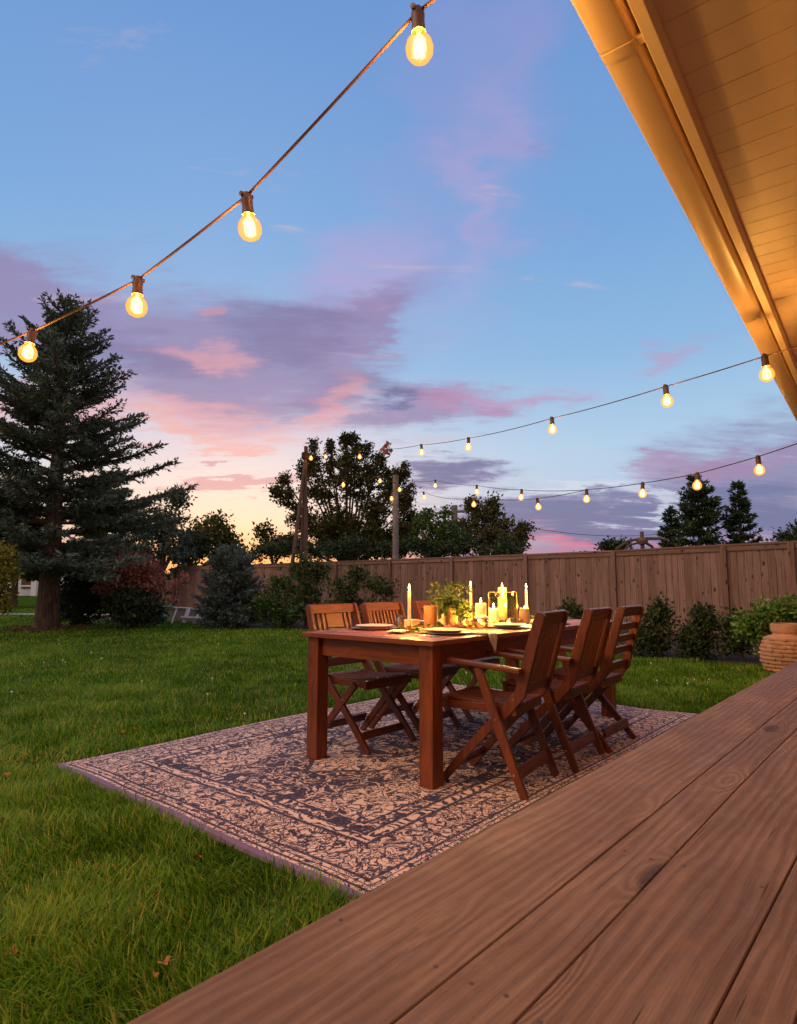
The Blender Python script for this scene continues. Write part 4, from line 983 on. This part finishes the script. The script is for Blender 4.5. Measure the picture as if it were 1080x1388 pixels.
broadleaf('leafy_tree', 'fresh green tree right of the grey post', foot(590, 22), [lb(592, 722, 22, 26, 20), lb(608, 728, 22, 26, 18), lb(580, 700, 22, 6, 10), lb(575, 738, 22, 20, 12), lb(605, 705, 22, 9, 14), lb(620, 735, 22, 18, 14), lb(570, 712, 22, 10, 12), lb(590, 742, 22, 34, 12)], L_green, .11, .25, 34, 1.1, G2, .12, seed=6)
broadleaf('leafy_tree', 'bushy green tree around the distant utility pole', foot(660, 24), [lb(660, 715, 24, 26, 24), lb(645, 695, 24, 12, 20), lb(668, 690, 24, 8, 14), lb(685, 722, 24, 20, 18), lb(703, 728, 24, 9, 13), lb(655, 732, 24, 48, 16), lb(690, 734, 24, 26, 13), lb(708, 716, 24, 6, 8), lb(632, 715, 24, 10, 12), lb(640, 684, 24, 5, 9), lb(668, 682, 24, 5, 10), lb(690, 740, 24, 22, 12)], L_tree, .12, .26, 34, 1.15, G2, .12, seed=7, varb=.55)
def con_at(px, ptop, d, wpx, label, seed, mat=L_dark, name='conifer', z0=.10, **k_):
    f_ = foot(px, d); h = at(px, ptop, d).z
    return conifer(name, label, f_, h, wpx/(855/d), mat, z0, .38, 9, .25, .20, .8, G2, seed=seed, droop=.3, **k_)
con_at(140, 640, 28, 62, 'dark conifer rising behind the lower right boughs of the spruce', 24, shape=.6)
con_at(20, 690, 30, 50, 'dark conifer behind the lower left boughs of the spruce', 25, shape=.5, z0=.33)
con_at(952, 648, 27, 42, 'broad dark cedar topped by a glowing bulb behind the right part of the fence', 21, shape=.55, varb=.45)
con_at(1008, 655, 27, 36, 'narrow pointed spruce right of the broad cedar', 22, shape=.95)
con_at(915, 688, 29, 27, 'smaller pointed conifer left of the broad cedar', 23, shape=.8)
broadleaf('leafy_tree', 'small dark treetop showing above the fence at the right edge', foot(1085, 22), [lb(1090, 722, 22, 14, 16), lb(1070, 730, 22, 16, 6)], L_dark, .13, .28, 30, 1.4, G2, .1, seed=8)
broadleaf('leafy_tree', 'tiny treetop just above the fence left of the curved garden frame', foot(840, 24), [lb(838, 740, 24, 18, 7), lb(825, 740, 24, 9, 4)], L_dark, .13, .25, 30, 1.3, G2, .1, seed=9)
# curved frame beyond the fence
gf = thing('curved_pergola', 'curved dark timber frame peeking above the fence', 'garden frame', foot(873, 20))
bz = at(873, 730, 20).z; q = Vector((UU.x, VV.x, 0))
m = MB(); m.tube([(0, 0, 0), (0, 0, bz+.22)], [.09, .06], 8); m.lathe([(.0, -.1), (.16, -.05), (.18, .05), (.1, .15), (0, .18)], (0, 0, bz-.12), 10); m.build('post', browpole, gf, smooth=True)
m = MB(); m.tube([q*-.85+Vector((0, 0, bz-.35)), q*-.45+Vector((0, 0, bz-.08)), Vector((0, 0, bz)), q*.55+Vector((0, 0, bz)), q*.8+Vector((0, 0, bz-.05))], [.05]*5, 6)
m.tube([q*-.75+Vector((0, 0, bz-.55)), q*-.4+Vector((0, 0, bz-.2)), q*-.05+Vector((0, 0, bz-.12))], .04, 6); m.tube([q*.05+Vector((0, 0, bz-.1)), q*.3+Vector((0, 0, bz-.25)), q*.38+Vector((0, 0, bz-.5))], .045, 6)
m.build('curved_beam', browpole, gf, smooth=True)

# shrubs in front of the fence ------------------------------------------------
G3 = 'shrubs along the fence'
conifer('blue_spruce', 'young silvery blue spruce in front of the fence on the left', foot(312, 15.6), 1.84, .76, L_blue, .03, .10, 11, .45, .085, 1.0, shape=.55, trunk_r=.05, droop=.1, seed=31, varb=.42)
broadleaf('japanese_maple', 'red Japanese maple spreading behind the spruce trunk', foot(180, 15.6), [lb(165, 782, 15.6, 26, 14), lb(195, 774, 15.6, 22, 18), lb(180, 764, 15.6, 18, 12), lb(150, 795, 15.6, 14, 9), lb(208, 790, 15.6, 14, 14)], L_red, .085, .24, 36, 1.5, None, .06, seed=11)
broadleaf('japanese_maple', 'thin red maple sprig against the left end of the fence', foot(238, 20), [lb(248, 785, 20, 9, 8), lb(235, 795, 20, 9, 8), lb(228, 812, 20, 12, 9)], L_red, .07, .18, 22, .8, None, .03, seed=12)
broadleaf('evergreen_shrub', 'dark low evergreen below the red maple', foot(185, 15.4), [lb(190, 814, 15.4, 30, 15), lb(160, 812, 15.4, 24, 18), lb(175, 834, 15.4, 34, 12), lb(205, 832, 15.4, 18, 12)], L_dark, .10, .24, 36, 1.6, G3, .05, seed=13, fill=.6)
broadleaf('evergreen_shrub', 'broad black-green evergreen just right of the spruce trunk', foot(110, 16.6), [lb(110, 790, 16.6, 30, 34), lb(135, 806, 16.6, 30, 22), lb(90, 806, 16.6, 16, 22), lb(125, 770, 16.6, 26, 18), lb(112, 830, 16.6, 34, 13), lb(88, 822, 16.6, 14, 14)], L_dark, .10, .24, 36, 1.6, G3, .05, seed=14, varb=.25, fill=.6)
broadleaf('yellow_shrub', 'yellow-green shrub at the left edge of the photo', foot(-55, 11.9), [lb(-6, 768, 11.9, 22, 30), lb(4, 790, 11.9, 16, 24), lb(-30, 750, 11.9, 24, 30), lb(8, 752, 11.9, 9, 12), lb(6, 815, 11.9, 8, 12), lb(-45, 790, 11.9, 30, 50)], L_yel, .06, .14, 36, 1.6, None, .06, seed=15)
broadleaf('leafy_shrub', 'bright leafy shrub at the left end of the climbing shrubs', foot(378, 15.2), [lb(375, 812, 15.2, 26, 20), lb(362, 830, 15.2, 18, 16), lb(390, 835, 15.2, 22, 14), lb(380, 790, 15.2, 12, 12)], L_green, .11, .22, 30, 1.4, G3, .04, seed=16, varb=.35, aspect=.35)
broadleaf('leafy_shrub', 'tall climbing shrub around the foot of the pole tripod', foot(415, 15.8), [lb(418, 790, 15.8, 20, 22), lb(408, 765, 15.8, 13, 14), lb(430, 772, 15.8, 12, 12), lb(425, 825, 15.8, 26, 22)], L_shrub, .11, .22, 26, 1.2, G3, .04, seed=17, aspect=.45, varb=.5)
broadleaf('leafy_shrub', 'dark shrub behind the two lawn side chairs', foot(465, 15), [lb(462, 790, 15, 22, 18), lb(470, 825, 15, 30, 22), lb(485, 780, 15, 8, 10)], L_shrub, .10, .22, 26, 1.1, G3, .04, seed=18, aspect=.5)
broadleaf('leafy_shrub', 'sparse upright shrub left of the nearest taper candle', foot(512, 14.6), [lb(508, 790, 14.6, 10, 18), lb(525, 800, 14.6, 8, 16), lb(515, 830, 14.6, 22, 16)], L_shrub, .10, .20, 20, .9, G3, .03, seed=19, aspect=.5)
broadleaf('leafy_shrub', 'small green shrub showing between the right hand chairs and the fence', foot(774, 10.5), [lb(774, 828, 10.5, 13, 12), lb(768, 838, 10.5, 16, 12), lb(790, 845, 10.5, 20, 12)], L_shrub, .06, .12, 26, 1.2, G3, .02, seed=20)
for i, (px, d, lab, L_) in enumerate(((888, 9.3, 'dark reddish green shrub nearest the folding chairs', [(888, 860, 27, 30), (893, 832, 12, 16), (868, 868, 16, 22)]),
                                 (955, 9.0, 'rounded dark shrub in the middle of the right hand bed', [(955, 862, 28, 30), (953, 835, 13, 14), (940, 872, 20, 20)]),
                                 (1000, 8.8, 'loose leafy shrub left of the clay pot', [(1000, 868, 20, 24), (1008, 850, 12, 16), (995, 845, 7, 16)]))):
    broadleaf('leafy_shrub', lab, foot(px, d), [lb(a, b_, d, c_, e) for a, b_, c_, e in L_], L_shrub, .055, .13, 30, 1.8, G3, .02, seed=40+i, varb=(.34, .3, .5)[i], fill=.5)
# clay pot and its plant
pp = foot(1064, 7.62)
pot = thing('clay_pot', 'ribbed orange clay pot at the right behind the deck', 'pot', pp)
claym = plain('terracotta_clay', rgb(.52, .27, .15), .85, 1.0, 18, .35)
prof = [(0, 0), (.20, 0)]; nR = 9
for i in range(nR*4+1):
    t_ = i/(nR*4); z = .02+.40*t_; r_ = .215+.085*math.sin(math.pi*(.12+.80*t_)); r_ += .012*abs(math.sin(math.pi*nR*t_)); prof.append((r_, z))
prof += [(.17, .44), (.165, .46), (.175, .47), (.185, .49), (.187, .56), (.18, .575), (.15, .575), (.145, .50), (0, .49)]
m = MB(); m.lathe(prof, (0, 0, 0), 40, .02); m.build('pot_body', claym, pot, smooth=True)
m = MB()
for i in range(nR):
    for k_ in range(9):
        a = (k_+.5*(i % 2)+random.random()*.2)*2*math.pi/9; t_ = (i+.5)/nR; z = .02+.40*t_; r_ = .215+.085*math.sin(math.pi*(.12+.80*t_))+.004
        m.box((r_*math.cos(a), r_*math.sin(a), z), (.02, random.uniform(.12, .20), .028), Matrix.Rotation(a, 3, 'Z'))
m.build('pot_relief', claym, pot, bevel=.006)
broadleaf('pot_plant', 'bright green leafy plant spilling over behind the clay pot', foot(1055, 8.15), [lb(1045, 838, 8.15, 24, 18), lb(1062, 828, 8.15, 20, 14), lb(1080, 835, 8.15, 18, 20), lb(1026, 856, 8.15, 18, 14), lb(1010, 846, 8.15, 8, 8)], L_bright, .075, .12, 24, 2.0, None, .02, cat='plant', seed=50, aspect=.4, varb=.5)

# things by the left end of the fence -----------------------------------------
q = Vector((UU.x, VV.x, 0)); bk = Vector((UU.y, VV.y, 0))
tq = thing('play_slide', 'small teal plastic toddler slide lying by the fence', 'slide', foot(210, 17.6))
teal = plain('teal_plastic', rgb(.10, .36, .33), .35, 0, 20, .1)
m = MB(); m.lathe([(0, .02), (.34, .02), (.36, .1), (.30, .22), (.16, .30), (0, .33)], (0, 0, 0), 20); m.build('shell', teal, tq, smooth=True)
m = MB(); m.bar(q*-.25+Vector((0, 0, .2)), q*-.75+Vector((0, 0, .03)), .22, .04); m.build('chute', teal, tq, bevel=.01)
tf = thing('white_stand', 'low white metal frame with a pale rim lying in front of the fence', 'frame', foot(252, 17.2))
m = MB(); m.tube([q*-.9+bk*.3+Vector((0, 0, .42)), q*-.2+bk*.5+Vector((0, 0, .40)), q*.6+bk*.5+Vector((0, 0, .33)), q*.9+bk*.1+Vector((0, 0, .18))], .03, 6)
m.tube([q*-.1+Vector((0, 0, .16)), q*.9+Vector((0, 0, .13))], .045, 6); m.build('rim', white_paint, tf, smooth=True)
for a in (-.35, -.02, .28, .55):
    m = MB(); m.tube([q*a+Vector((0, 0, 0)), q*(a+.05)+bk*.2+Vector((0, 0, .38))], .028 if a != -.02 else .06, 6); m.build('leg', white_paint, tf, smooth=True)
m = MB(); m.bar(q*-.95+bk*.4+Vector((0, 0, .43)), q*-.45+bk*.45+Vector((0, 0, .44)), .4, .02); m.build('tarp', teal, tf)
rockm = plain('grey_boulder', rgb(.25, .22, .2), .9, .8, 12, .3)
for i, (px, d, s_) in enumerate(((132, 18.2, .24), (146, 18.6, .16), (160, 18.4, .2), (96, 19.5, .2))):
    me = bpy.data.meshes.new('garden_rock'); b2 = bmesh.new(); bmesh.ops.create_icosphere(b2, subdivisions=2, radius=s_)
    for v in b2.verts: v.co *= 1+random.uniform(-.18, .18); v.co.z *= .6
    b2.to_mesh(me); b2.free(); me.materials.append(rockm); o = bpy.data.objects.new('garden_rock', me); COL.objects.link(o); f_ = foot(px, d); o.location = (f_.x, f_.y, s_*.3)
    tag(o, ('larger pale rock at the left end of the row of garden rocks', 'smallest garden rock second from the left in the row', 'third garden rock under the maple', 'lone garden rock nearest the spruce trunk')[i], 'rock', 'garden rocks')
# white house far left
hs = thing('white_house', 'distant white house seen under the spruce branches', 'house', foot(20, 62), AZ-R(90))
m = MB(); m.box((0, 3, 1.6), (14, 6, 3.2)); m.build('wall', white_paint, hs)
m = MB(); m.v = [(-7.4, -.4, 3.2), (7.4, -.4, 3.2), (7.4, 6.4, 3.2), (-7.4, 6.4, 3.2), (-7.4, 3, 5.2), (7.4, 3, 5.2)]
for f_ in ([0, 1, 5, 4], [2, 3, 4, 5], [0, 4, 3], [1, 2, 5], [0, 3, 2, 1]): m.face(f_)
m.build('roof', plain('grey_shingles', rgb(.12, .10, .10), .9, .4), hs)
m = MB(); m.box((1.4, -.05, 1.5), (1.5, .06, 1.6)); m.build('window', browpole, hs)
for xx in (.2, 2.6):
    m = MB(); m.box((xx, -1.2, 1.45), (.5, .3, 2.9)); m.build('porch_column', white_paint, hs)
m = MB(); m.box((1.4, -1.2, .95), (3, .12, .14)); m.build('porch_rail', white_paint, hs)
# far wood at the horizon
n = 9000; aa = rng.uniform(-60, 45, n); dd_ = rng.uniform(75, 90, n); hh_ = 2.2+1.8*np.abs(field(aa*.25, aa*0, 1.3))+1.0*np.abs(field(aa*.9, aa*0, 1.3, 2))
ang = AZ-np.radians(aa); P_ = np.stack([dd_*np.cos(ang), dd_*np.sin(ang), rng.uniform(0, 1, n)**.8*hh_], 1)
o = leafcloud('distant_wood', P_, L_dark, 1.0, None, aspect=.9, varb=.3); tag(o, 'dark wood along the horizon', 'wood', kind='stuff')

# ------------------------------------------------------------------ small things on the lawn
lm = plain('dry_leaf', rgb(.42, .17, .04), .7, .3, 60, .4)
def fallen():
    m = MB(); n = 11; m.v.append((0, 0, .004))
    for i in range(n):
        a = 2*math.pi*i/n; r_ = .028*(1.0 if i % 2 == 0 else .62); m.v.append((r_*math.cos(a), r_*math.sin(a)*.8, .008+.010*math.sin(a*2)))
    for i in range(n): m.face([0, 1+i, 1+(i+1) % n])
    m.tube([(0, 0, .005), (-.045, .005, .004)], .0012, 4); return m.build('fallen_leaf', lm)
proto = fallen(); LBL = 'small curled orange leaf fallen on the lawn'
spots = [(138, 1180), (153, 1176), (128, 1176), (212, 1322), (222, 1306), (268, 1163), (166, 993), (180, 988), (10, 1050), (40, 1255), (95, 1240), (130, 985), (360, 962), (560, 958), (967, 905), (940, 918), (60, 1150), (15, 1290)]
for i, (px, py) in enumerate(spots):
    p = ground(px, py, .03); o = proto if i == 0 else proto.copy()
    if i: COL.objects.link(o)
    o.location = p; s_ = random.uniform(.45, .85); o.scale = (s_, s_, s_); o.rotation_euler = (random.uniform(-.4, .4), random.uniform(-.4, .4), random.random()*6); tag(o, LBL, 'leaf', 'fallen leaves on the lawn')
fmt = plain('clover_petal', rgb(.75, .75, .7), .7)
m = MB(); m.lathe([(0, .0), (.006, .002), (.009, .008), (.006, .014), (0, .016)], (0, 0, .045), 8); m.tube([(0, 0, 0), (0, 0, .045)], .0012, 4); cf = m.build('clover_flower', fmt, smooth=True)
k_ = 0
while k_ < 34:
    px, py = random.uniform(0, 1000), 850+random.random()**1.3*150; p = ground(px, py)
    if RX0-.1 < p.x < RX1+.1 and RY0-.1 < p.y < RY1+.1 or p.x > 8.8 or p.y < 1.4: continue
    o = cf if k_ == 0 else cf.copy()
    if k_: COL.objects.link(o)
    o.location = (p.x, p.y, 0); s_ = random.uniform(.8, 1.4); o.scale = (s_, s_, 1); tag(o, 'tiny white clover flower standing in the lawn', 'flower', 'clover flowers in the lawn'); k_ += 1
